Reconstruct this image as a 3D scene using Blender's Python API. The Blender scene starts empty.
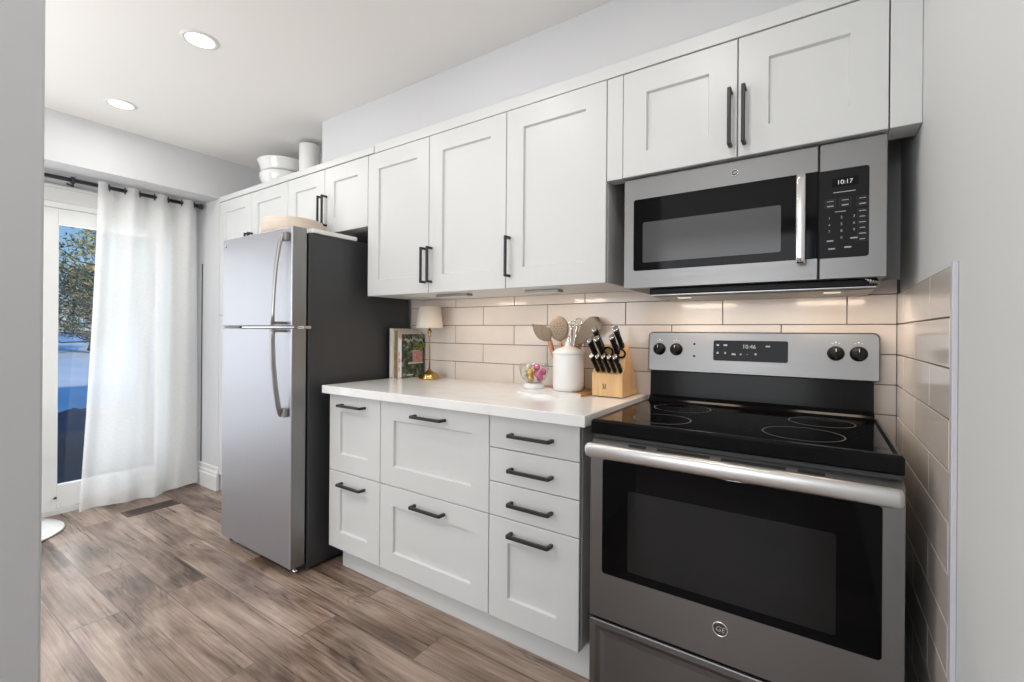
import bpy, bmesh, math, random
from mathutils import Vector, Matrix
random.seed(4)
PI = math.pi
sc = bpy.context.scene
COL = sc.collection

# ------------------------------------------------------------------ camera
CAM_Y, CAM_Z, TH, ROLL, F = -2.0097, 1.1897, 0.59175, 0.00755, 458.56
cd = bpy.data.cameras.new('camera'); cam = bpy.data.objects.new('camera', cd); COL.objects.link(cam)
cd.sensor_width = 36.0; cd.lens = F / 1024.0 * 36.0
cd.shift_y = -(341.0 - 332.23) / 1024.0
cd.clip_start = 0.02
_R = Vector((math.cos(TH), math.sin(TH), 0)); _Z = Vector((0, 0, 1)); _Fw = Vector((-math.sin(TH), math.cos(TH), 0))
_r = (_R + ROLL * _Z).normalized(); _u = (_Z - ROLL * _R).normalized()
cam.matrix_world = Matrix(((_r.x, _u.x, -_Fw.x, 0), (_r.y, _u.y, -_Fw.y, CAM_Y), (_r.z, _u.z, -_Fw.z, CAM_Z), (0, 0, 0, 1)))
sc.camera = cam

# ------------------------------------------------------------------ colour management and sampling
sc.view_settings.view_transform = 'Standard'; sc.view_settings.look = 'None'
sc.view_settings.gamma = 1.0; sc.view_settings.exposure = -0.12
sc.view_settings.use_curve_mapping = False
cy = sc.cycles
cy.use_denoising = True; cy.max_bounces = 10; cy.diffuse_bounces = 6; cy.glossy_bounces = 5
cy.transmission_bounces = 6; cy.transparent_max_bounces = 12; cy.caustics_reflective = False; cy.caustics_refractive = False
cy.sample_clamp_indirect = 4.0; cy.blur_glossy = 0.5

# ------------------------------------------------------------------ world (clear winter sky) and sun
w = bpy.data.worlds.new('sky'); sc.world = w; w.use_nodes = True
nt = w.node_tree; nt.nodes.clear()
_o = nt.nodes.new('ShaderNodeOutputWorld'); _b = nt.nodes.new('ShaderNodeBackground')
_tc = nt.nodes.new('ShaderNodeTexCoord'); _sp = nt.nodes.new('ShaderNodeSeparateXYZ'); _rp = nt.nodes.new('ShaderNodeValToRGB')
nt.links.new(_tc.outputs['Generated'], _sp.inputs[0]); nt.links.new(_sp.outputs['Z'], _rp.inputs[0])
nt.links.new(_rp.outputs[0], _b.inputs[0]); nt.links.new(_b.outputs[0], _o.inputs[0])
_rp.color_ramp.elements[0].position = 0.0; _rp.color_ramp.elements[0].color = (0.62, 0.80, 0.95, 1)
_rp.color_ramp.elements[1].position = 0.55; _rp.color_ramp.elements[1].color = (0.06, 0.26, 0.72, 1)
_e = _rp.color_ramp.elements.new(0.22); _e.color = (0.20, 0.50, 0.90, 1)
_b.inputs[1].default_value = 0.95
sl = bpy.data.lights.new('sun', 'SUN'); sl.energy = 3.6; sl.angle = 0.01; sl.color = (1.0, 0.93, 0.82)
so = bpy.data.objects.new('sun', sl); COL.objects.link(so)
so.rotation_euler = Vector((-0.80, -0.45, -0.27)).to_track_quat('-Z', 'Y').to_euler()

def area(name, loc, to, sx, sy, power, color=(1, 1, 1), shape='RECTANGLE', spread=PI):
    l = bpy.data.lights.new(name, 'AREA'); l.energy = power; l.color = color; l.shape = shape; l.size = sx
    if shape in ('RECTANGLE', 'ELLIPSE'): l.size_y = sy
    l.spread = spread
    o = bpy.data.objects.new(name, l); COL.objects.link(o); o.location = loc
    o.rotation_euler = Vector(to).to_track_quat('-Z', 'Y').to_euler()
    return o
CEIL = 2.46
# daylight through the wide rear window (behind the camera) and through the patio door
area('window_daylight', (-1.6, -4.66, 1.45), (0, 1, 0), 3.0, 1.7, 66, (1.0, 0.99, 0.98))
area('patio_daylight', (-4.16, -1.55, 1.1), (1, 0, 0), 1.7, 1.75, 27, (1.0, 0.985, 0.98))
# added fill lamps behind the camera, aimed up to brighten the ceiling
area('ceiling_fill', (-0.75, -3.3, 1.35), (-0.2, 0.05, 1), 0.8, 0.8, 15, (1.0, 0.985, 0.96))
area('dining_fill', (-2.6, -3.0, 1.2), (-0.05, 0.15, 1), 0.8, 0.8, 34, (1.0, 0.985, 0.96))

# ------------------------------------------------------------------ materials
def newmat(name):
    m = bpy.data.materials.new(name); m.use_nodes = True
    n = m.node_tree; return m, n, n.nodes['Principled BSDF']
def mat(name, c, rough=0.5, metal=0.0, spec=0.5, coat=0.0, emit=None, estr=0.0, bump=None):
    m, n, p = newmat(name)
    p.inputs['Base Color'].default_value = (*c, 1); p.inputs['Roughness'].default_value = rough
    p.inputs['Metallic'].default_value = metal; p.inputs['Specular IOR Level'].default_value = spec
    p.inputs['Coat Weight'].default_value = coat; p.inputs['Coat Roughness'].default_value = 0.08
    if emit: p.inputs['Emission Color'].default_value = (*emit, 1); p.inputs['Emission Strength'].default_value = estr
    if bump:
        tc = n.nodes.new('ShaderNodeTexCoord'); mp = n.nodes.new('ShaderNodeMapping'); no = n.nodes.new('ShaderNodeTexNoise'); bm_ = n.nodes.new('ShaderNodeBump')
        mp.inputs['Scale'].default_value = bump[0]; no.inputs['Scale'].default_value = 1.0; no.inputs['Detail'].default_value = 3
        bm_.inputs['Strength'].default_value = bump[1]; bm_.inputs['Distance'].default_value = bump[2]
        n.links.new(tc.outputs['Object'], mp.inputs[0]); n.links.new(mp.outputs[0], no.inputs['Vector'])
        n.links.new(no.outputs['Fac'], bm_.inputs['Height']); n.links.new(bm_.outputs[0], p.inputs['Normal'])
    return m
def noisemat(name, stops, scale, rough=0.5, metal=0.0, detail=4.0, distortion=0.0, bump=0.0, spec=0.5):
    m, n, p = newmat(name)
    tc = n.nodes.new('ShaderNodeTexCoord'); mp = n.nodes.new('ShaderNodeMapping'); no = n.nodes.new('ShaderNodeTexNoise'); rp = n.nodes.new('ShaderNodeValToRGB')
    mp.inputs['Scale'].default_value = scale; no.inputs['Scale'].default_value = 1.0; no.inputs['Detail'].default_value = detail; no.inputs['Distortion'].default_value = distortion
    while len(rp.color_ramp.elements) < len(stops): rp.color_ramp.elements.new(0.5)
    for e, (ps, c) in zip(rp.color_ramp.elements, stops): e.position = ps; e.color = (*c, 1)
    n.links.new(tc.outputs['Object'], mp.inputs[0]); n.links.new(mp.outputs[0], no.inputs['Vector'])
    n.links.new(no.outputs['Fac'], rp.inputs[0]); n.links.new(rp.outputs[0], p.inputs['Base Color'])
    p.inputs['Roughness'].default_value = rough; p.inputs['Metallic'].default_value = metal; p.inputs['Specular IOR Level'].default_value = spec
    if bump:
        b = n.nodes.new('ShaderNodeBump'); b.inputs['Strength'].default_value = bump; b.inputs['Distance'].default_value = 0.01
        n.links.new(no.outputs['Fac'], b.inputs['Height']); n.links.new(b.outputs[0], p.inputs['Normal'])
    return m
def steel(name, c, rough, scale, amt=0.08):
    m, n, p = newmat(name)
    tc = n.nodes.new('ShaderNodeTexCoord'); mp = n.nodes.new('ShaderNodeMapping'); no = n.nodes.new('ShaderNodeTexNoise'); mr = n.nodes.new('ShaderNodeMapRange')
    mp.inputs['Scale'].default_value = scale; no.inputs['Scale'].default_value = 1.0; no.inputs['Detail'].default_value = 2
    mr.inputs['To Min'].default_value = rough - amt; mr.inputs['To Max'].default_value = rough + amt
    n.links.new(tc.outputs['Object'], mp.inputs[0]); n.links.new(mp.outputs[0], no.inputs['Vector']); n.links.new(no.outputs['Fac'], mr.inputs['Value'])
    n.links.new(mr.outputs[0], p.inputs['Roughness'])
    p.inputs['Base Color'].default_value = (*c, 1); p.inputs['Metallic'].default_value = 1.0
    return m

M = {}
M['wall'] = mat('wall_paint', (0.59, 0.595, 0.61), 0.7, bump=((90, 90, 90), 0.03, 0.002))
M['litwall'] = mat('wall_paint_brightened', (0.70, 0.71, 0.705), 0.7, bump=((90, 90, 90), 0.03, 0.002))  # wall paint lightened in place of light missing on the right wall
M['ceiling'] = mat('ceiling_paint', (0.83, 0.82, 0.80), 0.85)
M['trimwhite'] = mat('trim_paint', (0.70, 0.70, 0.69), 0.4)
M['cab'] = mat('cabinet_paint', (0.625, 0.635, 0.63), 0.38)
M['cabin'] = mat('cabinet_carcass', (0.70, 0.70, 0.70), 0.5)
M['black'] = mat('black_metal', (0.018, 0.018, 0.02), 0.42, 0.0)
M['blackglass'] = mat('black_glass', (0.0025, 0.0025, 0.003), 0.06, spec=0.12)
M['ovenwindow'] = mat('oven_window_glass', (0.010, 0.010, 0.010), 0.08, spec=0.3)
M['mwwindow'] = mat('microwave_window_mesh', (0.06, 0.06, 0.063), 0.14, spec=0.4)
M['blackplastic'] = mat('black_plastic', (0.009, 0.009, 0.010), 0.35, spec=0.16)
M['dark'] = mat('dark_gap', (0.01, 0.01, 0.01), 0.8)
M['enamel'] = mat('black_enamel', (0.004, 0.004, 0.0045), 0.16, spec=0.15)
M['steel'] = steel('brushed_steel', (0.225, 0.222, 0.22), 0.36, (4, 300, 300))
M['steelv'] = steel('brushed_steel_vertical', (0.42, 0.413, 0.434), 0.42, (220, 220, 3), 0.05)
M['steelh'] = steel('handle_steel', (0.66, 0.65, 0.64), 0.36, (4, 200, 200), 0.05)
M['steelside'] = steel('door_edge_steel', (0.30, 0.30, 0.295), 0.42, (220, 220, 3))
M['fridgehandle'] = steel('fridge_handle_steel', (0.36, 0.355, 0.35), 0.34, (200, 200, 4), 0.05)
M['chrome'] = mat('polished_metal', (0.75, 0.75, 0.75), 0.14, 1.0)
M['charcoal'] = mat('charcoal_enamel', (0.042, 0.043, 0.046), 0.42, bump=((300, 300, 300), 0.08, 0.001))
M['rangeside'] = mat('range_side', (0.05, 0.05, 0.052), 0.45)
M['grout'] = mat('grout', (0.125, 0.10, 0.082), 0.9)
M['tile'] = noisemat('glazed_tile', [(0.3, (0.66, 0.59, 0.53)), (0.7, (0.73, 0.665, 0.605))], (3, 3, 6), 0.13)
M['quartz'] = noisemat('white_quartz', [(0.30, (0.74, 0.74, 0.74)), (0.42, (0.82, 0.82, 0.815)), (0.7, (0.86, 0.86, 0.855))], (5, 9, 5), 0.14, detail=7, distortion=1.2)
M['marble'] = noisemat('white_marble', [(0.3, (0.70, 0.70, 0.71)), (0.45, (0.82, 0.82, 0.82)), (1, (0.86, 0.86, 0.86))], (14, 10, 10), 0.2, distortion=2)
M['acacia'] = noisemat('board_wood', [(0.25, (0.30, 0.13, 0.04)), (0.75, (0.55, 0.29, 0.11))], (10, 60, 60), 0.4)
M['blockwood'] = noisemat('knife_block_wood', [(0.2, (0.58, 0.33, 0.14)), (0.8, (0.78, 0.50, 0.25))], (70, 70, 7), 0.38)
M['blockside'] = noisemat('knife_block_side_wood', [(0.2, (0.60, 0.32, 0.13)), (0.8, (0.78, 0.46, 0.21))], (12, 40, 9), 0.38)
M['palewood'] = noisemat('pale_wood', [(0.25, (0.56, 0.45, 0.36)), (0.75, (0.68, 0.58, 0.49))], (6, 6, 50), 0.45)
M['utwood'] = noisemat('utensil_wood', [(0.2, (0.36, 0.16, 0.08)), (0.8, (0.58, 0.30, 0.17))], (40, 40, 10), 0.4)
M['silicone'] = mat('beige_silicone', (0.29, 0.235, 0.175), 0.55)
M['silicone2'] = mat('taupe_silicone', (0.215, 0.175, 0.125), 0.55)
M['ceramic'] = mat('white_ceramic', (0.80, 0.79, 0.775), 0.22)
M['ceramicgloss'] = mat('white_gloss_ceramic', (0.78, 0.79, 0.78), 0.1, coat=0.5)
M['shade'] = mat('cream_linen', (0.72, 0.66, 0.58), 0.85, bump=((200, 200, 200), 0.1, 0.001))
M['brass'] = mat('aged_brass', (0.48, 0.32, 0.12), 0.24, 1.0)
M['pinkegg'] = mat('pink_foil', (0.75, 0.16, 0.36), 0.25, 0.6)
M['goldegg'] = mat('gold_foil', (0.78, 0.50, 0.16), 0.25, 0.8)
M['creamegg'] = mat('cream_foil', (0.75, 0.66, 0.50), 0.3, 0.2)
M['paper'] = mat('book_paper', (0.78, 0.72, 0.66), 0.7)
M['spinegreen'] = noisemat('printed_green_spine', [(0.35, (0.07, 0.14, 0.06)), (0.5, (0.35, 0.22, 0.10)), (0.65, (0.16, 0.28, 0.12))], (30, 30, 18), 0.4)
M['spinepink'] = noisemat('printed_pink_spine', [(0.38, (0.60, 0.25, 0.24)), (0.5, (0.80, 0.74, 0.72)), (0.66, (0.85, 0.82, 0.80))], (30, 30, 22), 0.4)
M['cover'] = noisemat('printed_garden_cover', [(0.36, (0.010, 0.014, 0.010)), (0.50, (0.03, 0.05, 0.025)), (0.60, (0.12, 0.15, 0.085)), (0.72, (0.42, 0.40, 0.32))], (38, 38, 38), 0.35, detail=5)
M['coverback'] = mat('cream_cover', (0.70, 0.64, 0.57), 0.5)
M['printpink'] = noisemat('printed_pink_pot', [(0.4, (0.42, 0.16, 0.15)), (0.6, (0.60, 0.30, 0.28))], (60, 60, 160), 0.4)
M['printgreen'] = noisemat('printed_leaves', [(0.35, (0.05, 0.08, 0.015)), (0.6, (0.24, 0.27, 0.06))], (90, 90, 90), 0.4)
M['printcream'] = mat('printed_shelf', (0.68, 0.60, 0.45), 0.4)
M['printwhite'] = mat('printed_white', (0.85, 0.85, 0.83), 0.5)
M['gluewhite'] = mat('panel_print', (0.42, 0.42, 0.43), 0.5)
M['keyline'] = mat('key_outline_print', (0.10, 0.10, 0.105), 0.5)
M['ringgrey'] = mat('burner_print', (0.16, 0.16, 0.165), 0.25)
M['digits'] = mat('lit_digits', (0.6, 0.6, 0.55), 0.5, emit=(0.85, 0.85, 0.75), estr=0.32)
M['digitsdim'] = mat('lit_digits_dim', (0.4, 0.4, 0.4), 0.5, emit=(0.6, 0.65, 0.65), estr=0.10)
M['tasklens'] = mat('task_lamp_lens', (0.9, 0.85, 0.8), 0.5, emit=(1.0, 0.85, 0.68), estr=0.8)
M['lens'] = mat('lamp_lens', (1, 1, 1), 0.5, emit=(1.0, 0.97, 0.92), estr=6.0)
M['registerb'] = mat('bronze_register', (0.085, 0.06, 0.045), 0.4, 0.3)
M['strip'] = mat('edge_strip', (0.60, 0.60, 0.645), 0.35, 0.1)
M['vinyl'] = mat('white_vinyl', (0.80, 0.81, 0.80), 0.3)
M['snow'] = noisemat('shaded_snow', [(0.3, (0.70, 0.76, 0.86)), (0.7, (0.86, 0.90, 0.96))], (1.2, 1.2, 1.2), 0.8)
M['navy'] = noisemat('navy_cover', [(0.3, (0.008, 0.018, 0.045)), (0.7, (0.025, 0.05, 0.11))], (7, 7, 3), 0.45, bump=0.5)
M['bark'] = noisemat('bark', [(0.3, (0.05, 0.035, 0.025)), (0.7, (0.16, 0.11, 0.08))], (8, 8, 3), 0.9)
M['needleolive'] = mat('olive_needles', (0.50, 0.40, 0.13), 0.8)
M['needledark'] = mat('dark_needles', (0.10, 0.14, 0.09), 0.8)
M['needlerust'] = mat('rusty_needles', (0.50, 0.27, 0.16), 0.8)

def glassmat(name, tint, gloss, rough=0.02):
    m = bpy.data.materials.new(name); m.use_nodes = True; n = m.node_tree; n.nodes.clear()
    o = n.nodes.new('ShaderNodeOutputMaterial'); mx = n.nodes.new('ShaderNodeMixShader'); t = n.nodes.new('ShaderNodeBsdfTransparent'); g = n.nodes.new('ShaderNodeBsdfGlossy'); f = n.nodes.new('ShaderNodeLayerWeight'); pw = n.nodes.new('ShaderNodeMath'); pw.operation = 'POWER'; pw.inputs[1].default_value = 4.0; ao = n.nodes.new('ShaderNodeMath'); ao.operation = 'ADD'; ao.inputs[1].default_value = 0.045
    ml = n.nodes.new('ShaderNodeMath'); ml.operation = 'MULTIPLY'; ml.inputs[1].default_value = gloss
    t.inputs[0].default_value = (*tint, 1); g.inputs['Roughness'].default_value = rough
    n.links.new(f.outputs['Facing'], pw.inputs[0]); n.links.new(pw.outputs[0], ao.inputs[0]); n.links.new(ao.outputs[0], ml.inputs[0]); n.links.new(ml.outputs[0], mx.inputs[0]); n.links.new(t.outputs[0], mx.inputs[1]); n.links.new(g.outputs[0], mx.inputs[2]); n.links.new(mx.outputs[0], o.inputs[0])
    return m
M['pane'] = glassmat('window_pane', (0.96, 0.98, 0.97), 0.7)
M['bowlglass'] = glassmat('clear_bowl_glass', (0.95, 0.965, 0.965), 0.75)
def sheer():
    m = bpy.data.materials.new('sheer_linen'); m.use_nodes = True; n = m.node_tree; n.nodes.clear()
    o = n.nodes.new('ShaderNodeOutputMaterial'); a = n.nodes.new('ShaderNodeMixShader'); b = n.nodes.new('ShaderNodeMixShader')
    t = n.nodes.new('ShaderNodeBsdfTransparent'); d = n.nodes.new('ShaderNodeBsdfDiffuse'); tl = n.nodes.new('ShaderNodeBsdfTranslucent')
    tc = n.nodes.new('ShaderNodeTexCoord'); mp = n.nodes.new('ShaderNodeMapping'); no = n.nodes.new('ShaderNodeTexNoise'); mr = n.nodes.new('ShaderNodeMapRange')
    mp.inputs['Scale'].default_value = (40, 60, 260); no.inputs['Scale'].default_value = 1; no.inputs['Detail'].default_value = 3
    mr.inputs['To Min'].default_value = 0.68; mr.inputs['To Max'].default_value = 0.88
    d.inputs[0].default_value = (0.88, 0.88, 0.87, 1); tl.inputs[0].default_value = (0.88, 0.88, 0.87, 1); b.inputs[0].default_value = 0.42
    n.links.new(tc.outputs['Object'], mp.inputs[0]); n.links.new(mp.outputs[0], no.inputs['Vector']); n.links.new(no.outputs['Fac'], mr.inputs['Value'])
    n.links.new(mr.outputs[0], a.inputs[0]); n.links.new(d.outputs[0], b.inputs[1]); n.links.new(tl.outputs[0], b.inputs[2])
    n.links.new(t.outputs[0], a.inputs[1]); n.links.new(b.outputs[0], a.inputs[2]); n.links.new(a.outputs[0], o.inputs[0])
    return m
M['sheer'] = sheer()
def floor_mat():
    m, n, p = newmat('plank_floor'); L = n.links.new
    tc = n.nodes.new('ShaderNodeTexCoord')
    br = n.nodes.new('ShaderNodeTexBrick'); br.offset = 0.37; br.offset_frequency = 2
    br.inputs['Color1'].default_value = (0, 0, 0, 1); br.inputs['Color2'].default_value = (1, 1, 1, 1); br.inputs['Mortar'].default_value = (0.5, 0.5, 0.5, 1)
    br.inputs['Scale'].default_value = 1.0; br.inputs['Mortar Size'].default_value = 0.0016; br.inputs['Brick Width'].default_value = 1.22; br.inputs['Row Height'].default_value = 0.165; br.inputs['Bias'].default_value = 0.0
    L(tc.outputs['Object'], br.inputs['Vector'])
    sc_ = n.nodes.new('ShaderNodeVectorMath'); sc_.operation = 'SCALE'; sc_.inputs['Scale'].default_value = 7.3
    ad = n.nodes.new('ShaderNodeVectorMath'); ad.operation = 'ADD'
    L(br.outputs['Color'], sc_.inputs[0]); L(tc.outputs['Object'], ad.inputs[0]); L(sc_.outputs[0], ad.inputs[1])
    def nz(scale, detail, dist, rough=0.55):
        mp = n.nodes.new('ShaderNodeMapping'); mp.inputs['Scale'].default_value = scale
        no = n.nodes.new('ShaderNodeTexNoise'); no.inputs['Scale'].default_value = 1; no.inputs['Detail'].default_value = detail; no.inputs['Distortion'].default_value = dist; no.inputs['Roughness'].default_value = rough
        L(ad.outputs[0], mp.inputs[0]); L(mp.outputs[0], no.inputs['Vector']); return no
    big = nz((1.7, 7.5, 1), 4, 0.7); fine = nz((2.6, 85, 1), 7, 0.35, 0.7); rings = nz((1.5, 8.0, 1), 1.5, 1.0); knot = nz((2.6, 6.0, 1), 2, 0.4)
    wv = n.nodes.new('ShaderNodeMath'); wv.operation = 'MULTIPLY'; wv.inputs[1].default_value = 62.0
    sn = n.nodes.new('ShaderNodeMath'); sn.operation = 'SINE'
    L(rings.outputs['Fac'], wv.inputs[0]); L(wv.outputs[0], sn.inputs[0])
    def mul(a, k):
        q = n.nodes.new('ShaderNodeMath'); q.operation = 'MULTIPLY'; L(a, q.inputs[0]); q.inputs[1].default_value = k; return q.outputs[0]
    def add(a, b):
        q = n.nodes.new('ShaderNodeMath'); q.operation = 'ADD'; L(a, q.inputs[0]); L(b, q.inputs[1]); return q.outputs[0]
    km = n.nodes.new('ShaderNodeMapRange'); km.inputs['From Min'].default_value = 0.50; km.inputs['From Max'].default_value = 0.66; L(knot.outputs['Fac'], km.inputs['Value'])
    ring = n.nodes.new('ShaderNodeMath'); ring.operation = 'MULTIPLY'; L(km.outputs[0], ring.inputs[0]); L(sn.outputs[0], ring.inputs[1])
    bw = n.nodes.new('ShaderNodeRGBToBW'); L(br.outputs['Color'], bw.inputs[0])
    tot = add(add(mul(big.outputs['Fac'], 0.62), mul(fine.outputs['Fac'], 0.50)), add(add(mul(ring.outputs[0], 0.05), mul(km.outputs[0], -0.09)), mul(bw.outputs[0], 0.11)))
    rp = n.nodes.new('ShaderNodeValToRGB'); L(tot, rp.inputs[0])
    st = [(0.38, (0.044, 0.026, 0.017)), (0.50, (0.130, 0.085, 0.060)), (0.62, (0.245, 0.175, 0.135)), (0.80, (0.45, 0.35, 0.285))]
    while len(rp.color_ramp.elements) < 4: rp.color_ramp.elements.new(0.5)
    for e, (ps, c) in zip(rp.color_ramp.elements, st): e.position = ps; e.color = (*c, 1)
    mx = n.nodes.new('ShaderNodeMixRGB'); L(br.outputs['Fac'], mx.inputs[0]); L(rp.outputs[0], mx.inputs[1]); mx.inputs[2].default_value = (0.10, 0.072, 0.056, 1)
    L(mx.outputs[0], p.inputs['Base Color'])
    mr = n.nodes.new('ShaderNodeMapRange'); mr.inputs['To Min'].default_value = 0.20; mr.inputs['To Max'].default_value = 0.40; L(fine.outputs['Fac'], mr.inputs['Value']); L(mr.outputs[0], p.inputs['Roughness'])
    bp = n.nodes.new('ShaderNodeBump'); bp.inputs['Strength'].default_value = 0.12; bp.inputs['Distance'].default_value = 0.003; L(tot, bp.inputs['Height']); L(bp.outputs[0], p.inputs['Normal'])
    return m
M['floor'] = floor_mat()

# ------------------------------------------------------------------ mesh builders
class MB:
    def __init__(s): s.bm = bmesh.new(); s.mi = 0
    def face(s, vs, smooth=False):
        try:
            f = s.bm.faces.new(vs); f.material_index = s.mi; f.smooth = smooth; return f
        except ValueError: return None
    def box(s, x0, x1, y0, y1, z0, z1, bev=0.0, seg=1):
        V = [s.bm.verts.new((x, y, z)) for z in (z0, z1) for y in (y0, y1) for x in (x0, x1)]
        fs = [s.face([V[i] for i in q]) for q in ((0, 2, 3, 1), (4, 5, 7, 6), (0, 1, 5, 4), (2, 6, 7, 3), (0, 4, 6, 2), (1, 3, 7, 5))]
        if bev:
            es = list({e for f in fs for e in f.edges})
            bmesh.ops.bevel(s.bm, geom=es, offset=bev, segments=seg, profile=0.5, affect='EDGES')
        return s
    def prism(s, poly, a0, a1, axis='x', smooth=False):
        def P(p, a):
            return {'x': (a, p[0], p[1]), 'y': (p[0], a, p[1]), 'z': (p[0], p[1], a)}[axis]
        A = [s.bm.verts.new(P(p, a0)) for p in poly]; B = [s.bm.verts.new(P(p, a1)) for p in poly]; n = len(poly)
        s.face(A); s.face(B[::-1])
        for i in range(n): s.face([A[i], A[(i + 1) % n], B[(i + 1) % n], B[i]], smooth)
        return s
    def rings(s, loops, cap0=True, cap1=True, smooth=True, closed=True):
        L = [[s.bm.verts.new(p) for p in lp] for lp in loops]; n = len(L[0])
        for a, b in zip(L, L[1:]):
            for i in range(n if closed else n - 1):
                s.face([a[i], a[(i + 1) % n], b[(i + 1) % n], b[i]], smooth)
        if cap0: s.face(L[0][::-1])
        if cap1: s.face(L[-1])
        return s
    def lathe(s, prof, c=(0, 0, 0), n=32, axis=(0, 0, 1), smooth=True, cap0=True, cap1=True, sx=1.0, sy=1.0):
        q = Vector((0, 0, 1)).rotation_difference(Vector(axis).normalized()); c = Vector(c)
        loops = [[c + q @ Vector((max(r, 1e-5) * sx * math.cos(2 * PI * i / n), max(r, 1e-5) * sy * math.sin(2 * PI * i / n), z)) for i in range(n)] for r, z in prof]
        return s.rings(loops, cap0, cap1, smooth)
    def tube(s, path, r, n=10, smooth=True, flat=None):
        P = [Vector(p) for p in path]; loops = []; up = None
        for i, p in enumerate(P):
            t = (P[min(i + 1, len(P) - 1)] - P[max(i - 1, 0)]).normalized()
            if up is None:
                up = Vector((0, 0, 1)) if abs(t.z) < 0.9 else Vector((1, 0, 0))
            a = t.cross(up).normalized(); b = a.cross(t).normalized(); up = b
            rr = r[i] if isinstance(r, (list, tuple)) else r
            ra, rb = (rr * flat[0], rr * flat[1]) if flat else (rr, rr)
            loops.append([p + a * ra * math.cos(2 * PI * k / n) + b * rb * math.sin(2 * PI * k / n) for k in range(n)])
        return s.rings(loops, True, True, smooth)
    def ball(s, c, r, n=16, sc3=(1, 1, 1)):
        c = Vector(c); m = n // 2
        loops = [[c + Vector((r * sc3[0] * math.sin(PI * j / m) * math.cos(2 * PI * i / n), r * sc3[1] * math.sin(PI * j / m) * math.sin(2 * PI * i / n), -r * sc3[2] * math.cos(PI * j / m))) for i in range(n)] for j in range(m + 1)]
        s.rings(loops, False, False, True); bmesh.ops.remove_doubles(s.bm, verts=s.bm.verts[:], dist=1e-6); return s
    def torus(s, c, R, r, axis=(0, 0, 1), n=32, m=8):
        q = Vector((0, 0, 1)).rotation_difference(Vector(axis).normalized()); c = Vector(c); L = []
        for i in range(n):
            a = 2 * PI * i / n
            L.append([s.bm.verts.new(c + q @ Vector(((R + r * math.cos(2 * PI * j / m)) * math.cos(a), (R + r * math.cos(2 * PI * j / m)) * math.sin(a), r * math.sin(2 * PI * j / m)))) for j in range(m)])
        for i in range(n):
            for j in range(m): s.face([L[i][j], L[(i + 1) % n][j], L[(i + 1) % n][(j + 1) % m], L[i][(j + 1) % m]], True)
        return s
    def front(s, x0, x1, z0, z1, yf, thick=0.019, stack=((0.0018, 0.0),)):
        """rectangular front facing -Y: stack = (inset, depth behind the face) rings after the outer edge"""
        def ring(i, y): return [(x0 + i, y, z0 + i), (x1 - i, y, z0 + i), (x1 - i, y, z1 - i), (x0 + i, y, z1 - i)]
        loops = [ring(0, yf + thick), ring(0, yf + 0.0018)] + [ring(i, yf + d) for i, d in stack]
        return s.rings(loops, True, True, False)
    def rrect(s, x0, x1, z0, z1, r, yf, yb, bev=0.0015, corners=(1, 1, 1, 1), seg=5):
        def loop(ins, y):
            pts = []
            for (cx, cz, sa, on) in ((x1, z1, 0, corners[1]), (x0, z1, 90, corners[0]), (x0, z0, 180, corners[3]), (x1, z0, 270, corners[2])):
                rr = (r if on else 0.0005); sxn = 1 if cx == x1 else -1; szn = 1 if cz == z1 else -1
                for k in range(seg + 1):
                    a = math.radians(sa + 90.0 * k / seg); q = max(rr - ins, 0.0002)
                    pts.append((cx - sxn * rr + q * math.cos(a) - (sxn * (ins if rr <= ins else 0)), y, cz - szn * rr + q * math.sin(a) - (szn * (ins if rr <= ins else 0))))
            return pts
        return s.rings([loop(0, yb), loop(0, yf + bev), loop(bev, yf)], True, True, False)
    def build(s, name, m, parent=None, auto=False):
        me = bpy.data.meshes.new(name)
        bmesh.ops.recalc_face_normals(s.bm, faces=s.bm.faces[:])
        s.bm.to_mesh(me); s.bm.free()
        for k in (m if isinstance(m, (list, tuple)) else [m]): me.materials.append(k)
        o = bpy.data.objects.new(name, me); COL.objects.link(o)
        if parent is not None:
            o.parent = parent
            base = Vector((0, 0, 0)); q = parent
            while q is not None: base += q.location; q = q.parent
            me.transform(Matrix.Translation(-base))
        return o
SHAKER = lambda f, rec=0.011: ((0.0018, 0.0), (f, 0.0), (f + 0.004, rec))
def thing(name, loc, label, cat, group=None):
    o = bpy.data.objects.new(name, None); COL.objects.link(o); o.location = loc; o.empty_display_size = 0.05
    return tag(o, label, cat, group)
def tag(o, label, cat, group=None):
    o['label'] = label; o['category'] = cat; o['kind'] = 'thing'
    if group: o['group'] = group
    return o
def recenter(o):
    """put a one-mesh thing's origin at its base"""
    vs = [v.co for v in o.data.vertices]
    c = Vector(((min(v.x for v in vs) + max(v.x for v in vs)) / 2, (min(v.y for v in vs) + max(v.y for v in vs)) / 2, min(v.z for v in vs)))
    o.data.transform(Matrix.Translation(-c)); o.location = c; return o
def struct(o): o['kind'] = 'structure'; return o
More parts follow.
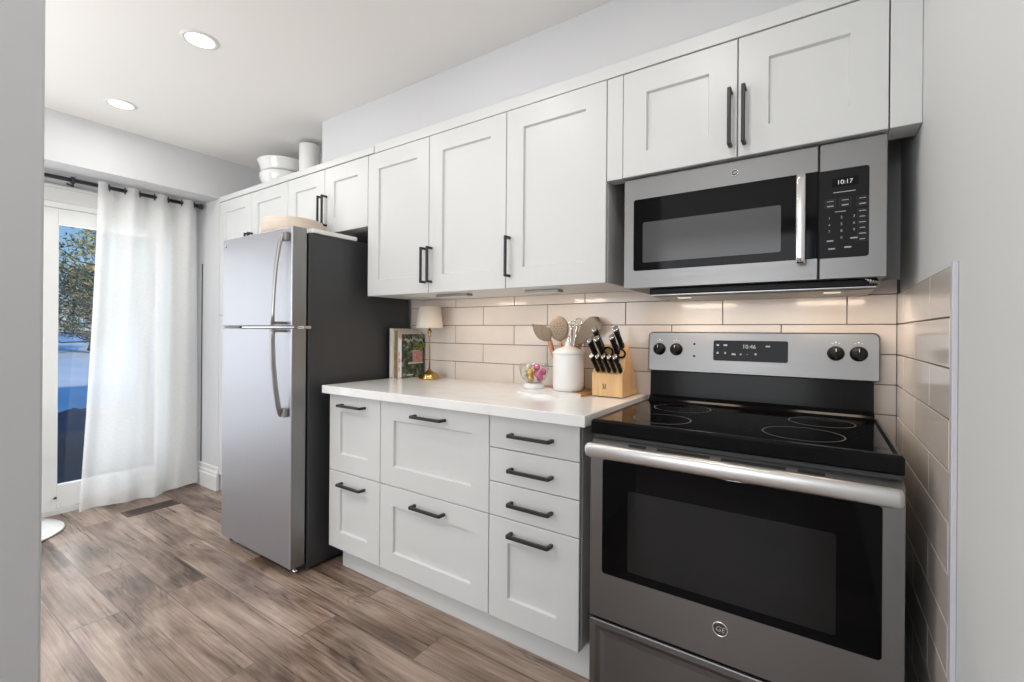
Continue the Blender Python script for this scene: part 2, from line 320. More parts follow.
def textmesh(name, body, size, center, m, parent, normal='-y', extrude=0.0004, shear=0.0, tilt=0.0):
    c = bpy.data.curves.new(name, 'FONT'); c.body = body; c.size = size; c.align_x = 'CENTER'; c.align_y = 'CENTER'; c.extrude = extrude; c.shear = shear
    t = bpy.data.objects.new(name, c); COL.objects.link(t)
    bpy.context.view_layer.update()
    me = bpy.data.meshes.new_from_object(t.evaluated_get(bpy.context.evaluated_depsgraph_get()))
    bpy.data.objects.remove(t)
    me.name = name; me.materials.clear(); me.materials.append(m)
    R = Matrix.Rotation(PI / 2, 4, 'X')
    if normal == '+x': R = Matrix.Rotation(PI / 2, 4, 'Z') @ R
    if tilt: R = Matrix.Rotation(tilt, 4, 'X') @ R
    base = Vector((0, 0, 0)); q = parent
    while q is not None: base += q.location; q = q.parent
    me.transform(Matrix.Translation(Vector(center) - base) @ R)
    o = bpy.data.objects.new(name, me); COL.objects.link(o); o.parent = parent
    return o
def copytree(o, loc, label=None, group=None):
    r = o.copy(); COL.objects.link(r); r.location = loc
    if label: r['label'] = label
    if group: r['group'] = group
    for ch in list(o.children):
        c = ch.copy(); COL.objects.link(c); c.parent = r
        for g in list(ch.children):
            d = g.copy(); COL.objects.link(d); d.parent = c
    return r

XW = 0.222          # right wall
XL = -4.05          # patio wall
YR = -4.75          # rear wall
XP = -3.70          # pier / bulkhead face
# ------------------------------------------------------------------ room shell
struct(MB().box(XL - 0.15, XW + 0.1, YR - 0.1, 0.1, -0.1, 0.0).build('floor', M['floor']))
struct(MB().box(XL - 0.15, XW + 0.1, YR - 0.1, 0.1, CEIL, CEIL + 0.1).build('ceiling', M['ceiling']))
struct(MB().box(XL - 0.15, XW + 0.1, 0.0, 0.1, 0.0, CEIL).build('wall_back', M['wall']))
struct(MB().box(XW, XW + 0.1, YR, 0.0, 0.0, CEIL).build('wall_right', M['litwall']))
# unseen block beyond the back wall, added to shade the snow
struct(MB().box(XL - 0.15, XW + 0.1, 0.1, 7.0, -0.4, CEIL + 0.1).build('wall_shade_block', M['trimwhite']))
# patio wall with the door opening
DY0, DY1, DZ1 = -2.62, -0.555, 2.0
b = MB(); b.box(XL - 0.15, XL, DY1, 0, 0, CEIL); b.box(XL - 0.15, XL, YR, DY0, 0, CEIL); b.box(XL - 0.15, XL, DY0, DY1, DZ1, CEIL)
struct(b.build('wall_left', M['wall']))
# rear wall with a wide window
b = MB(); b.box(XL, -3.2, YR - 0.1, YR, 0, CEIL); b.box(0.0, XW, YR - 0.1, YR, 0, CEIL); b.box(-3.2, 0.0, YR - 0.1, YR, 0, 0.55); b.box(-3.2, 0.0, YR - 0.1, YR, 2.3, CEIL)
struct(b.build('wall_rear', M['wall']))
wf = struct(MB().box(-3.2, 0.0, YR - 0.06, YR - 0.02, 0.55, 0.61).box(-3.2, 0.0, YR - 0.06, YR - 0.02, 2.24, 2.3).box(-3.2, -3.14, YR - 0.06, YR - 0.02, 0.61, 2.24).box(-0.06, 0.0, YR - 0.06, YR - 0.02, 0.61, 2.24).box(-1.63, -1.57, YR - 0.06, YR - 0.02, 0.61, 2.24).build('window_1', M['vinyl']))
# foreground wall end beside the camera
struct(MB().box(-1.25, -1.10, -2.6, -1.806, 0, CEIL, 0.004).build('wall_partition', M['wall']))
# pier beside the patio niche, header bulkhead above the patio door, bulkhead above the wall cabinets
struct(MB().box(XL, XP, -0.40, 0.0, 0.0, 2.165).build('wall_pier', M['wall']))
struct(MB().box(XL, XP, -3.4, 0.0, 2.165, CEIL).build('wall_header', M['wall']))
struct(MB().box(-2.52, XW, -0.345, 0.0, 2.185, CEIL, 0.002).build('wall_bulkhead', M['wall']))
# stepped baseboard on the pier
prof = [(-0.4, 0.0), (-0.418, 0.0), (-0.418, 0.105), (-0.413, 0.112), (-0.413, 0.128), (-0.407, 0.140), (-0.407, 0.165), (-0.402, 0.172), (-0.4, 0.172)]
struct(MB().prism(prof, XL + 0.03, XP + 0.012).build('baseboard_pier', M['trimwhite']))
# patio door
door = struct(MB().box(XL - 0.12, XL + 0.0, DY0, DY1, 0.0, 0.035).box(XL - 0.12, XL, DY0, DY1, 1.965, DZ1).box(XL - 0.12, XL, DY1 - 0.035, DY1, 0.035, 1.965).box(XL - 0.12, XL, DY0, DY0 + 0.035, 0.035, 1.965).build('door_1', M['vinyl']))
def sash(y0, y1, xo):
    s = MB(); st = 0.072
    s.box(xo - 0.035, xo, y0, y0 + st, 0.036, 1.964, 0.004); s.box(xo - 0.035, xo, y1 - st, y1, 0.036, 1.964, 0.004)
    s.box(xo - 0.035, xo, y0 + st, y1 - st, 0.036, 0.186, 0.004); s.box(xo - 0.035, xo, y0 + st, y1 - st, 1.862, 1.964, 0.004)
    o = struct(s.build('door_sash', M['vinyl'], door))
    p = struct(MB().box(xo - 0.022, xo - 0.016, y0 + st, y1 - st, 0.186, 1.862).build('pane', M['pane'], o))
    return o
s1 = sash(-1.262, -0.592, XL - 0.012); sash(-1.945, -1.275, XL - 0.055); sash(-2.583, -1.912, XL - 0.012)
struct(MB().lathe([(0.008, 0), (0.008, 0.004)], (XL - 0.010, -1.20, 0.105), 12, (1, 0, 0)).build('door_stop', M['registerb'], door))
# casing around the patio door
b = MB(); b.box(XL, XL + 0.018, DY1, DY1 + 0.085, 0, 2.085, 0.003); b.box(XL, XL + 0.018, DY0 - 0.085, DY0, 0, 2.085, 0.003); b.box(XL, XL + 0.018, DY0, DY1, 2.0, 2.085, 0.003); b.box(XL, XL + 0.03, DY0 - 0.1, DY1 + 0.1, 2.085, 2.105, 0.003)
struct(b.build('trim_1', M['trimwhite']))

# ------------------------------------------------------------------ tiled backsplash
TP = 0.1027; T0 = 1.3305; G = 0.003
b = MB(); b.mi = 1; b.box(-2.09, XW, -0.004, -0.0005, 0.2, 1.3765); b.mi = 0
for r in range(-1, 9):
    z1 = T0 + TP if r == -1 else T0 - r * TP; z0 = z1 - TP
    off = 0.078 if r % 2 == 0 else -0.122
    zt = min(z1 - G, 1.3765)
    k = -8
    while True:
        a, c = off + k * 0.4035 + G / 2, off + (k + 1) * 0.4035 - G / 2; k += 1
        if a > XW: break
        a2, c2 = max(a, -2.09), min(c, XW - 0.0085)
        if c2 - a2 < 0.012: continue
        b.box(a2, c2, -0.008, -0.004, z0, zt, 0.0012)
struct(b.build('wall_backsplash', [M['tile'], M['grout']]))
b = MB(); b.mi = 1; YE = -0.774
b.box(XW - 0.004, XW - 0.0005, YE, -0.0085, 0.0, T0); b.mi = 0
for r in range(0, 13):
    z1 = T0 - r * TP; z0 = max(z1 - TP, 0.0); zt = z1 - G
    if zt - z0 < 0.01: continue
    off = -0.16 if r % 2 == 0 else -0.36
    k = -3
    while True:
        a, c = off + k * 0.4035 + G / 2, off + (k + 1) * 0.4035 - G / 2; k += 1
        if a > 0: break
        a2, c2 = max(a, YE), min(c, -0.0095)
        if c2 - a2 < 0.012: continue
        b.box(XW - 0.008, XW - 0.004, a2, c2, z0, zt, 0.0012)
struct(b.build('wall_side_backsplash', [M['tile'], M['grout']]))
struct(MB().box(XW - 0.0095, XW - 0.0005, YE - 0.021, YE - 0.001, 0.0, T0 + 0.004, 0.001).build('trim_2', M['strip']))

# ------------------------------------------------------------------ ceiling downlights
def downlight(x, y, label):
    e = thing('ceiling_light', (x, y, CEIL), label, 'ceiling light', 'recessed ceiling lights')
    MB().lathe([(0.052, -0.0005), (0.056, -0.006), (0.066, -0.005), (0.074, -0.0005)], (x, y, CEIL), 40, cap0=False, cap1=False).build('trim_ring', M['trimwhite'], e)
    MB().lathe([(0.0, -0.003), (0.0535, -0.003)], (x, y, CEIL), 40, cap0=False, cap1=False).build('lens', M['lens'], e)
    return e
LIGHTS = [(-2.262, -1.111, 'round white recessed ceiling light, the whole one in view, in the ceiling before the fridge'),
          (-3.28, -1.10, 'round white recessed ceiling light nearest the patio door and its curtain')]
d0 = None
for x, y, lb in LIGHTS:
    if d0 is None: d0 = downlight(x, y, lb)
    else: copytree(d0, (x, y, CEIL), lb)
    area('downlight_beam', (x, y, CEIL - 0.012), (0, 0, -1), 0.10, 0.10, 3.2, (1.0, 0.965, 0.91), 'DISK')
for x, y in ((-1.24, -1.12), (-0.42, -1.12)):
    copytree(d0, (x, y, CEIL), 'round white recessed ceiling light over the floor in front of the drawers and range')
    area('downlight_beam', (x, y, CEIL - 0.012), (0, 0, -1), 0.10, 0.10, 3.6, (1.0, 0.965, 0.91), 'DISK')

for x, y in ((-3.25, -2.25), (-2.25, -2.25)):  # unseen lamps added to brighten the floor toward the patio
    copytree(d0, (x, y, CEIL), 'added unseen ceiling light over the dining side, brightening the floor')
    area('downlight_beam', (x, y, CEIL - 0.012), (0, 0, -1), 0.10, 0.10, 9.0, (1.0, 0.965, 0.92), 'DISK', 2.0)
# ------------------------------------------------------------------ cabinets
YB, YU = -0.6177, -0.4007
def bar_handle(parent, ax, z, yf, length, vertical, off=0.033):
    """black square-section pull, its bar standing off the front on two feet"""
    m = MB(); t = 0.0055; yb = yf - off
    if vertical:
        m.box(ax - t, ax + t, yb - t, yb + t, z - length / 2, z + length / 2, 0.0018)
        for s in (-1, 1):
            zc = z + s * (length / 2 - t); m.box(ax - t, ax + t, yb, yf, zc - t, zc + t, 0.001)
    else:
        m.prism([(ax - length / 2, yf), (ax - length / 2, yb + 0.004), (ax - length / 2 + 0.004, yb - t), (ax + length / 2 - 0.004, yb - t), (ax + length / 2, yb + 0.004), (ax + length / 2, yf), (ax + length / 2 - 0.011, yf), (ax + length / 2 - 0.012, yb + t), (ax - length / 2 + 0.012, yb + t), (ax - length / 2 + 0.011, yf)], z - t, z + t, 'z')
    return m.build('handle', M['black'], parent)
g = 0.0016
def base_unit(x0, x1, splits, label):
    e = thing('base_cabinet', ((x0 + x1) / 2, -0.3, 0.0), label, 'cabinet', 'white base cabinets in a row under the countertop')
    MB().box(x0 + 0.0004, x1 - 0.0004, YB + 0.0195, -0.009, 0.122, 0.8833).build('cabinet_body', M['cabin'], e)
    for z0, z1, slab, hz in splits:
        fr = SHAKER(0.085) if not slab else ((0.0018, 0.0),)
        d = MB().front(x0 + g, x1 - g, z0 + g, z1 - g, YB, 0.019, fr).build('drawer', M['cab'], e)
        ln = 0.177
        bar_handle(d, (x0 + x1) / 2, hz, YB, ln, False)
    return e
X0, X1, X2, X3 = -2.0282, -1.6494, -1.0351, -0.659
base_unit(X0, X1, [(0.503, 0.8825, False, 0.831), (0.122, 0.503, False, 0.45)], 'white base cabinet with two narrow framed drawers beside the fridge')
base_unit(X1, X2, [(0.503, 0.8825, False, 0.831), (0.122, 0.503, False, 0.45)], 'wide white base cabinet with two deep framed drawers, middle of the row')
base_unit(X2, X3, [(0.757, 0.8825, True, 0.816), (0.63, 0.757, True, 0.69), (0.503, 0.63, True, 0.567), (0.122, 0.503, False, 0.455)], 'white base cabinet beside the range with three shallow drawers over one deep drawer')
tk = MB().box(-2.005, -0.612, -0.551, -0.535, 0.0, 0.1215, 0.001).build('toe_kick_board', M['cab'])
tag(recenter(tk), 'white toe kick board along the floor under the base drawers', 'kickboard')
ct = MB().box(-2.0388, -0.6262, -0.6548, -0.0085, 0.8836, 0.9221, 0.0025, 2).build('countertop', M['quartz'])
tag(recenter(ct), 'white quartz countertop on the base cabinets between fridge and range', 'countertop')

def wall_unit(x0, x1, zb, zt, doors, label, group, yf=YU, frame=0.084, ybk=-0.001):
    e = thing('wall_cabinet', ((x0 + x1) / 2, -0.2, zb), label, 'cabinet', group)
    MB().box(x0 + 0.0004, x1 - 0.0004, yf + 0.0195, ybk, zb + 0.001, zt).build('cabinet_body', M['cabin'], e)
    for a, c, hx, hz, hl in doors:
        d = MB().front(a + g, c - g, zb, zt - g, yf, 0.019, SHAKER(frame)).build('door', M['cab'], e)
        bar_handle(d, hx, hz, yf, hl, True)
    return e
U0, U1, U2, U3 = -2.0198, -1.5695, -1.1171, -0.6631
GU = 'white shaker wall cabinets'
wall_unit(U0, U2, 1.377, 2.133, [(U0, U1, -1.590, 1.509, 0.172), (U1, U2, -1.549, 1.509, 0.172)], 'white wall cabinet with two tall shaker doors and paired handles, next to the fridge', GU)
wall_unit(U2, U3, 1.377, 2.133, [(U2, U3, -1.097, 1.509, 0.172)], 'white wall cabinet with a single tall shaker door, beside the microwave', GU)
wall_unit(-0.6015, 0.153, 1.7535, 2.131, [(-0.6015, -0.2225, -0.2425, 1.876, 0.18), (-0.2225, 0.153, -0.2025, 1.876, 0.18)], 'short white wall cabinet with two doors directly above the microwave', GU)
wall_unit(-2.7925, -2.0204, 1.753, 2.133, [(-2.7925, -2.4065, -2.427, 1.885, 0.178), (-2.4065, -2.0204, -2.386, 1.885, 0.178)], 'short white wall cabinet with two shaker doors above the fridge', GU)
# tall pantry behind the fridge, against the pier
e = thing('pantry_cabinet', (-3.24, -0.2, 0), 'tall white pantry cabinet between the patio corner and the fridge', 'cabinet')
MB().box(XP + 0.001, -2.7935, YU + 0.0195, -0.001, 0.0, 2.133).build('cabinet_body', M['cabin'], e)
for a, c, hx in ((XP + 0.003, -3.2425, -3.263), (-3.2425, -2.7935, -3.222)):
    d = MB().front(a + g, c - g, 1.30, 2.131, YU, 0.019, SHAKER(0.08)).build('door', M['cab'], e); bar_handle(d, hx, 1.765, YU, 0.18, True)
    d = MB().front(a + g, c - g, 0.122, 1.297, YU, 0.019, SHAKER(0.08)).build('door', M['cab'], e); bar_handle(d, hx, 1.1, YU, 0.18, True)
# fillers and crown boards
f = MB().box(U3 + 0.001, -0.6025, YU + 0.002, -0.34, 1.7535, 2.131, 0.001).build('filler_panel', M['cab'])
tag(recenter(f), 'narrow white filler strip joining tall wall cabinet and the one over microwave', 'filler panel', 'white filler strips')
f = MB().box(0.1546, XW - 0.001, YU + 0.0005, -0.30, 1.7535, 2.131, 0.001).build('filler_panel', M['cab'])
tag(recenter(f), 'white filler strip between microwave wall cabinet and the painted side wall', 'filler panel', 'white filler strips')
f = MB().box(U0 + 0.05, XW - 0.001, YU - 0.0005, YU + 0.018, 2.134, 2.1815, 0.001).build('crown_board', M['cab'])
tag(recenter(f), 'long white crown board on top of the wall cabinets under the bulkhead', 'crown board', 'white crown boards')
f = MB().box(XP + 0.001, U0 + 0.0485, YU - 0.0035, YU + 0.015, 2.136, 2.172, 0.001).build('crown_board', M['cab'])
tag(recenter(f), 'shorter white crown board above the fridge and pantry doors', 'crown board', 'white crown boards')
# lights under the wall cabinets
def underlight(x0, x1, y, label):
    e = thing('cabinet_light', ((x0 + x1) / 2, y, 1.3765), label, 'light', 'slim lights under the wall cabinets')
    MB().box(x0, x1, y - 0.025, y + 0.025, 1.366, 1.3772, 0.002).build('housing', M['steelside'], e)
    MB().box(x0 + 0.01, x1 - 0.01, y - 0.017, y + 0.017, 1.3645, 1.3662).build('diffuser', M['printwhite'], e)
    area('cabinet_glow', ((x0 + x1) / 2, y, 1.36), (0, 0.25, -1), x1 - x0, 0.03, 0.5, (1.0, 0.80, 0.62))
underlight(-1.62, -1.42, -0.27, 'slim grey light fixed under the double-door wall cabinet')
underlight(-1.10, -0.93, -0.25, 'slim grey light fixed under the single-door wall cabinet')

# ------------------------------------------------------------------ badge helper
def badge(parent, x, z, yf, r, name='badge'):
    o = MB().lathe([(r * 0.98, 0), (r, 0.0012), (r * 0.95, 0.0026), (r * 0.82, 0.0026), (r * 0.80, 0.0018)], (x, yf, z), 36, (0, -1, 0)).build(name, M['chrome'], parent)
    MB().lathe([(0, 0.002), (r * 0.80, 0.002)], (x, yf, z), 32, (0, -1, 0), cap0=False, cap1=False).build('badge_field', M['rangeside'], o)
    textmesh('emblem_letters', 'GE', r * (0.95 if r > 0.015 else 0.8), (x, yf - 0.0023, z), M['chrome'], o, shear=0.25)
    for s in range(4):
        pass
    return o

# ------------------------------------------------------------------ range
RX0, RX1 = -0.6056, 0.1616
e = thing('electric_range', ((RX0 + RX1) / 2, -0.34, 0), 'stainless steel electric range with black glass cooktop and oven window', 'oven')
MB().box(RX0 + 0.004, RX1 - 0.004, -0.636, -0.03, 0.03, 0.868, 0.002).build('body', M['rangeside'], e)
for x in (RX0 + 0.05, RX1 - 0.05):
    for y in (-0.58, -0.09): MB().lathe([(0.018, 0), (0.018, 0.006), (0.008, 0.008), (0.008, 0.0305)], (x, y, 0), 12).build('foot', M['blackplastic'], e)
# cooktop: slab with a raised rim and a glass plate
b = MB()
def rect(ix, iy0, iy1, z): return [(RX0 + ix, -0.6505 + iy0, z), (RX1 - ix, -0.6505 + iy0, z), (RX1 - ix, -0.102 - iy1, z), (RX0 + ix, -0.102 - iy1, z)]
b.rings([rect(0.003, 0.002, 0, 0.870), rect(0, 0, 0, 0.874), rect(0, 0, 0, 0.908), rect(0.004, 0.005, 0, 0.9145), rect(0.010, 0.014, 0.004, 0.9150), rect(0.017, 0.022, 0.008, 0.9115), rect(0.018, 0.023, 0.009, 0.9105)], True, True, False)
ck = b.build('cooktop', M['enamel'], e)
MB().rings([rect(0.0185, 0.0235, 0.0095, 0.9106), rect(0.0185, 0.0235, 0.0095, 0.9120)], True, True, False).build('glass_plate', M['blackglass'], ck)
def burner(x, y, R, r2=None):
    m = MB()
    for q in ([R] + ([r2] if r2 else [])):
        m.lathe([(q - 0.0018, 0.9122), (q + 0.0018, 0.9122)], (x, y, 0), 56, cap0=False, cap1=False)
    m.build('burner_ring', M['ringgrey'], ck)
burner(-0.040, -0.490, 0.098); burner(-0.425, -0.50, 0.088); burner(0.004, -0.255, 0.088); burner(-0.425, -0.24, 0.098); 
# backguard: black riser and steel control panel
b = MB().prism([(-0.030, 0.868), (-0.100, 0.868), (-0.100, 0.915), (-0.094, 0.922), (-0.076, 0.935), (-0.072, 1.034), (-0.030, 1.034)], RX0 + 0.012, RX1 - 0.012)
bgk = b.build('backguard', M['enamel'], e)
tl = 0.05
def pl(x, z, d=0.0): return (x, -0.086 - d + (z - 1.037) * 0.10, z)
def panel_loop(ins, d, r=0.018, seg=6):
    pts = []; x0, x1, z0, z1 = RX0 + 0.004 + ins, RX1 + 0.004 - ins, 1.034 + ins, 1.196 - ins
    for cx, cz, sa, on in ((x1, z1, 0, 1), (x0, z1, 90, 1), (x0, z0, 180, 0), (x1, z0, 270, 0)):
        sx, sz = (1 if cx == x1 else -1), (1 if cz == z1 else -1); rr = (r if on else 0.004) - ins * 0.5
        for k in range(seg + 1):
            a = math.radians(sa + 90 * k / seg); pts.append(pl(cx - sx * rr + rr * math.cos(a), cz - sz * rr + rr * math.sin(a), d))
    return pts
back = [(p[0], -0.012, p[2]) for p in panel_loop(0.0, 0)]
b = MB(); b.rings([back, [(p[0], p[1] + 0.008, p[2]) for p in panel_loop(0.0, 0)]], True, False, False)
b.rings([[(p[0], p[1] + 0.008, p[2]) for p in panel_loop(0, 0)], panel_loop(0.0015, -0.002), panel_loop(0.004, 0)], False, True, False)
cp = b.build('control_panel', M['steel'], e)
MB().rings([[(p[0], p[1] + 0.0075, p[2]) for p in panel_loop(-0.0015, 0)], [(p[0], p[1] + 0.0025, p[2]) for p in panel_loop(-0.0015, 0)]], False, False, False).build('panel_edge', M['enamel'], cp)
tang = -math.atan(0.10)
for kx in (-0.556, -0.488, 0.045, 0.108):
    y0 = pl(kx, 1.125)[1]; ax = Vector((0, -1, 0.10)).normalized()
    b = MB().lathe([(0.0245, 0.0), (0.025, 0.003), (0.0235, 0.004), (0.0225, 0.006), (0.0205, 0.020), (0.018, 0.023), (0, 0.0235)], (kx, y0, 1.125), 36, ax, cap1=False)
    k = b.build('knob', M['blackplastic'], cp)
    c = Vector((kx, y0, 1.125)) + ax * 0.0235
    MB().box(kx - 0.004, kx + 0.004, c.y - 0.007, c.y + 0.0005, 1.125 - 0.019, 1.125 + 0.019, 0.002).build('grip', M['blackplastic'], k)
    MB().box(kx - 0.0007, kx + 0.0007, c.y - 0.0078, c.y - 0.0068, 1.132, 1.143).build('pointer', M['printwhite'], k)
    yy = pl(kx, 1.163)[1] - 0.0004
    b = MB()
    b.box(kx - 0.002, kx + 0.002, yy, yy + 0.0006, 1.161, 1.165); b.box(kx - 0.012, kx - 0.007, yy, yy + 0.0006, 1.158, 1.160); b.box(kx + 0.007, kx + 0.012, yy, yy + 0.0006, 1.158, 1.160)
    b.build('dial_mark', M['printwhite'], cp)
for z in (1.148, 1.100):
    MB().lathe([(0.0042, 0), (0.0042, 0.001), (0, 0.001)], (-0.418, pl(0, z)[1], z), 14, (0, -1, 0.1)).build('indicator_lamp', M['blackglass'], cp)
# display glass
b = MB()
def disp(ins, d): 
    pts = []; x0, x1, z0, z1 = -0.347 + ins, -0.096 - ins, 1.086 + ins, 1.164 - ins
    for cx, cz, sa in ((x1, z1, 0), (x0, z1, 90), (x0, z0, 180), (x1, z0, 270)):
        sx, sz = (1 if cx == x1 else -1), (1 if cz == z1 else -1)
        for k in range(6):
            a = math.radians(sa + 90 * k / 5); pts.append(pl(cx - sx * 0.007 + 0.007 * math.cos(a), cz - sz * 0.007 + 0.007 * math.sin(a), d))
    return pts
b.rings([disp(0, 0.0), disp(0, 0.001), disp(0.001, 0.0018)], True, True, False)
dp = b.build('display', M['blackglass'], cp)
textmesh('clock_digits', '10:46', 0.021, pl(-0.222, 1.141, 0.0021), M['digitsdim'], dp, tilt=tang)
b = MB()
for x, z, wd, hh in ((-0.331, 1.146, 0.008, 0.007), (-0.304, 1.146, 0.013, 0.007), (-0.331, 1.116, 0.007, 0.007), (-0.304, 1.116, 0.006, 0.007), (-0.274, 1.112, 0.014, 0.006), (-0.250, 1.112, 0.006, 0.006), (-0.228, 1.112, 0.006, 0.0015), (-0.200, 1.114, 0.007, 0.007), (-0.160, 1.144, 0.014, 0.006)):
    p = pl(x, z, 0.0022); MB().box(x - wd / 2, x + wd / 2, p[1] - 0.0003, p[1] + 0.0004, z - hh / 2, z + hh / 2).build('key_print', M['gluewhite'], dp)
# oven door
DX0, DX1 = -0.5975, 0.1605; YD = -0.6705
b = MB(); b.prism([(-0.637, 0.304), (YD + 0.003, 0.304), (YD, 0.307), (YD, 0.836), (YD + 0.004, 0.842), (-0.644, 0.856), (-0.637, 0.856)], DX0, DX1)
od = b.build('oven_door', M['steel'], e)
MB().rrect(-0.558, 0.121, 0.446, 0.800, 0.010, YD - 0.0014, YD - 0.0001).build('oven_glass', M['blackglass'], od)
MB().rrect(-0.476, 0.035, 0.473, 0.716, 0.008, YD - 0.0017, YD - 0.0014, 0.0002).build('inner_window', M['ovenwindow'], od)
b = MB()
for xa, xb in ((-0.480, -0.427), (-0.395, -0.250), (-0.222, -0.070), (-0.045, 0.012)):
    def sl_(x, t, h): return (x, YD + 0.004 + t * (0.0225), 0.842 + t * 0.014 + h)
    b.rings([[sl_(xa, 0.25, 0.0002), sl_(xb, 0.25, 0.0002), sl_(xb, 0.62, 0.0002), sl_(xa, 0.62, 0.0002)], [sl_(xa, 0.25, 0.0009), sl_(xb, 0.25, 0.0009), sl_(xb, 0.62, 0.0009), sl_(xa, 0.62, 0.0009)]], True, True, False)
b.build('vent_slots', M['dark'], od)
hz = 0.8345
b = MB(); n = 24; loops = []
for x, k in ((-0.594, 0.55), (-0.590, 0.88), (-0.582, 1.0), (0.142, 1.0), (0.150, 0.88), (0.153, 0.55)):
    loops.append([(x, -0.716 + 0.014 * k * math.copysign(abs(math.cos(2 * PI * i / n)) ** 0.8, math.cos(2 * PI * i / n)), hz + 0.0215 * k * math.copysign(abs(math.sin(2 * PI * i / n)) ** 0.8, math.sin(2 * PI * i / n))) for i in range(n)])
b.rings(loops, True, True, True)
hd = b.build('handle', M['steelh'], od)
for x in (-0.56, 0.124): MB().box(x - 0.012, x + 0.012, -0.706, YD, hz - 0.012, hz + 0.008, 0.003).build('handle_post', M['steelside'], hd)
badge(od, -0.2185, 0.3955, YD, 0.0205)
# warming drawer
def dr(i, y): return [(DX0 - 0.002 + i, y, 0.045 + i), (DX1 - i, y, 0.045 + i), (DX1 - i, y, 0.2985 - i), (DX0 - 0.002 + i, y, 0.2985 - i)]
MB().rings([dr(0, -0.637), dr(0, YD + 0.006), dr(0.002, YD + 0.001), dr(0.005, YD), dr(0.020, YD), dr(0.034, YD + 0.007), dr(0.05, YD + 0.008)], True, True, False).build('warming_drawer', M['steel'], e)

# ------------------------------------------------------------------ microwave
e = thing('microwave_oven', (-0.2257, -0.2, 1.351), 'stainless over-the-range microwave hung under the short wall cabinet', 'microwave')
MX0, MX1, MZ0, MZ1, YM = -0.6, 0.152, 1.351, 1.749, -0.385
MB().box(MX0 + 0.002, MX1 - 0.002, -0.359, -0.0085, MZ0 + 0.002, MZ1, 0.002).build('body', M['rangeside'], e)
md = MB().front(MX0, -0.0075, MZ0, MZ1 - 0.002, YM, 0.025, ((0.002, 0.0),)).build('microwave_door', M['steel'], e)
MB().rrect(-0.564, -0.0078, 1.414, 1.671, 0.008, YM - 0.0012, YM - 0.0001, 0.001, corners=(1, 0, 0, 1)).build('door_glass', M['blackglass'], md)
MB().rrect(-0.530, -0.102, 1.442, 1.586, 0.006, YM - 0.0016, YM - 0.0012, 0.0002).build('viewing_mesh', M['mwwindow'], md)
badge(md, -0.2315, 1.7085, YM, 0.0115)
b = MB(); n = 16; loops = []
for z, k, yy in ((1.398, 0.5, 0.0), (1.400, 0.95, 0.0), (1.415, 1.0, -0.004), (1.53, 1.0, -0.007), (1.645, 1.0, -0.004), (1.660, 0.95, 0.0), (1.662, 0.5, 0.0)):
    loops.append([(-0.0495 + 0.0125 * k * math.copysign(abs(math.cos(2 * PI * i / n)) ** 0.6, math.cos(2 * PI * i / n)), -0.417 + yy + 0.008 * k * math.copysign(abs(math.sin(2 * PI * i / n)) ** 0.8, math.sin(2 * PI * i / n)), z) for i in range(n)])
hd = b.rings(loops, True, True, True).build('handle', M['chrome'], md)
for z in (1.425, 1.635): MB().box(-0.057, -0.042, -0.412, YM, z - 0.01, z + 0.01, 0.002).build('handle_post', M['steelside'], hd)
cpn = MB().front(-0.0035, MX1, MZ0, MZ1 - 0.002, YM, 0.025, ((0.002, 0.0),)).build('control_panel', M['steel'], e)
MB().rrect(-0.0032, 0.112, 1.412, 1.668, 0.008, YM - 0.0012, YM - 0.0001, 0.001, corners=(0, 1, 1, 0)).build('keypad', M['blackplastic'], cpn)
dw = MB().box(0.026, 0.087, YM - 0.0018, YM - 0.0011, 1.617, 1.642).build('display', M['blackglass'], cpn)
textmesh('clock_digits', '10:17', 0.017, (0.056, YM - 0.0021, 1.629), M['digits'], dw)
yk = YM - 0.0016
def kb(b, x, z, wd, hh): b.box(x - wd / 2, x + wd / 2, yk, yk + 0.0005, z - hh / 2, z + hh / 2)
def key(x, z, wd, hh, fw=0, fh=0):
    b = MB(); kb(b, x, z, wd, hh)
    b.build('key_print', M['gluewhite'], cpn)
    if fw:
        b = MB(); L1 = [(x - fw / 2, z - fh / 2), (x + fw / 2, z - fh / 2), (x + fw / 2, z + fh / 2), (x - fw / 2, z + fh / 2)]; t = 0.0004
        L2 = [(x - fw / 2 + t, z - fh / 2 + t), (x + fw / 2 - t, z - fh / 2 + t), (x + fw / 2 - t, z + fh / 2 - t), (x - fw / 2 + t, z + fh / 2 - t)]
        b.rings([[(p[0], yk, p[1]) for p in L1], [(p[0], yk, p[1]) for p in L2]], False, False, False); b.build('key_outline', M['keyline'], cpn)
key(0.055, 1.601, 0.052, 0.0022); key(0.046, 1.545, 0.026, 0.002)
for x, z in ((0.022, 1.577), (0.057, 1.577), (0.097, 1.577)): key(x, z, 0.016, 0.0018, 0.026, 0.011)
for x, z in ((0.022, 1.563), (0.057, 1.563), (0.097, 1.561)): key(x, z, 0.016, 0.003, 0.026, 0.011)
for r in range(6): key(0.097, 1.541 - r * 0.016, 0.013 if r % 2 else 0.016, 0.0022, 0.024, 0.011)
for x, z in ((0.022, 1.462), (0.078, 1.466), (0.026, 1.439), (0.064, 1.441)): key(x, z, 0.016, 0.004)
nums = ['1', '2', '3', '4', '5', '6', '7', '8', '9', '0']
for i, t in enumerate(nums):
    r, c = divmod(i, 3); c = 1 if i == 9 else c
    textmesh('key_digit', t, 0.010, (0.020 + 0.029 * c, yk, 1.528 - 0.0195 * r), M['gluewhite'], cpn)
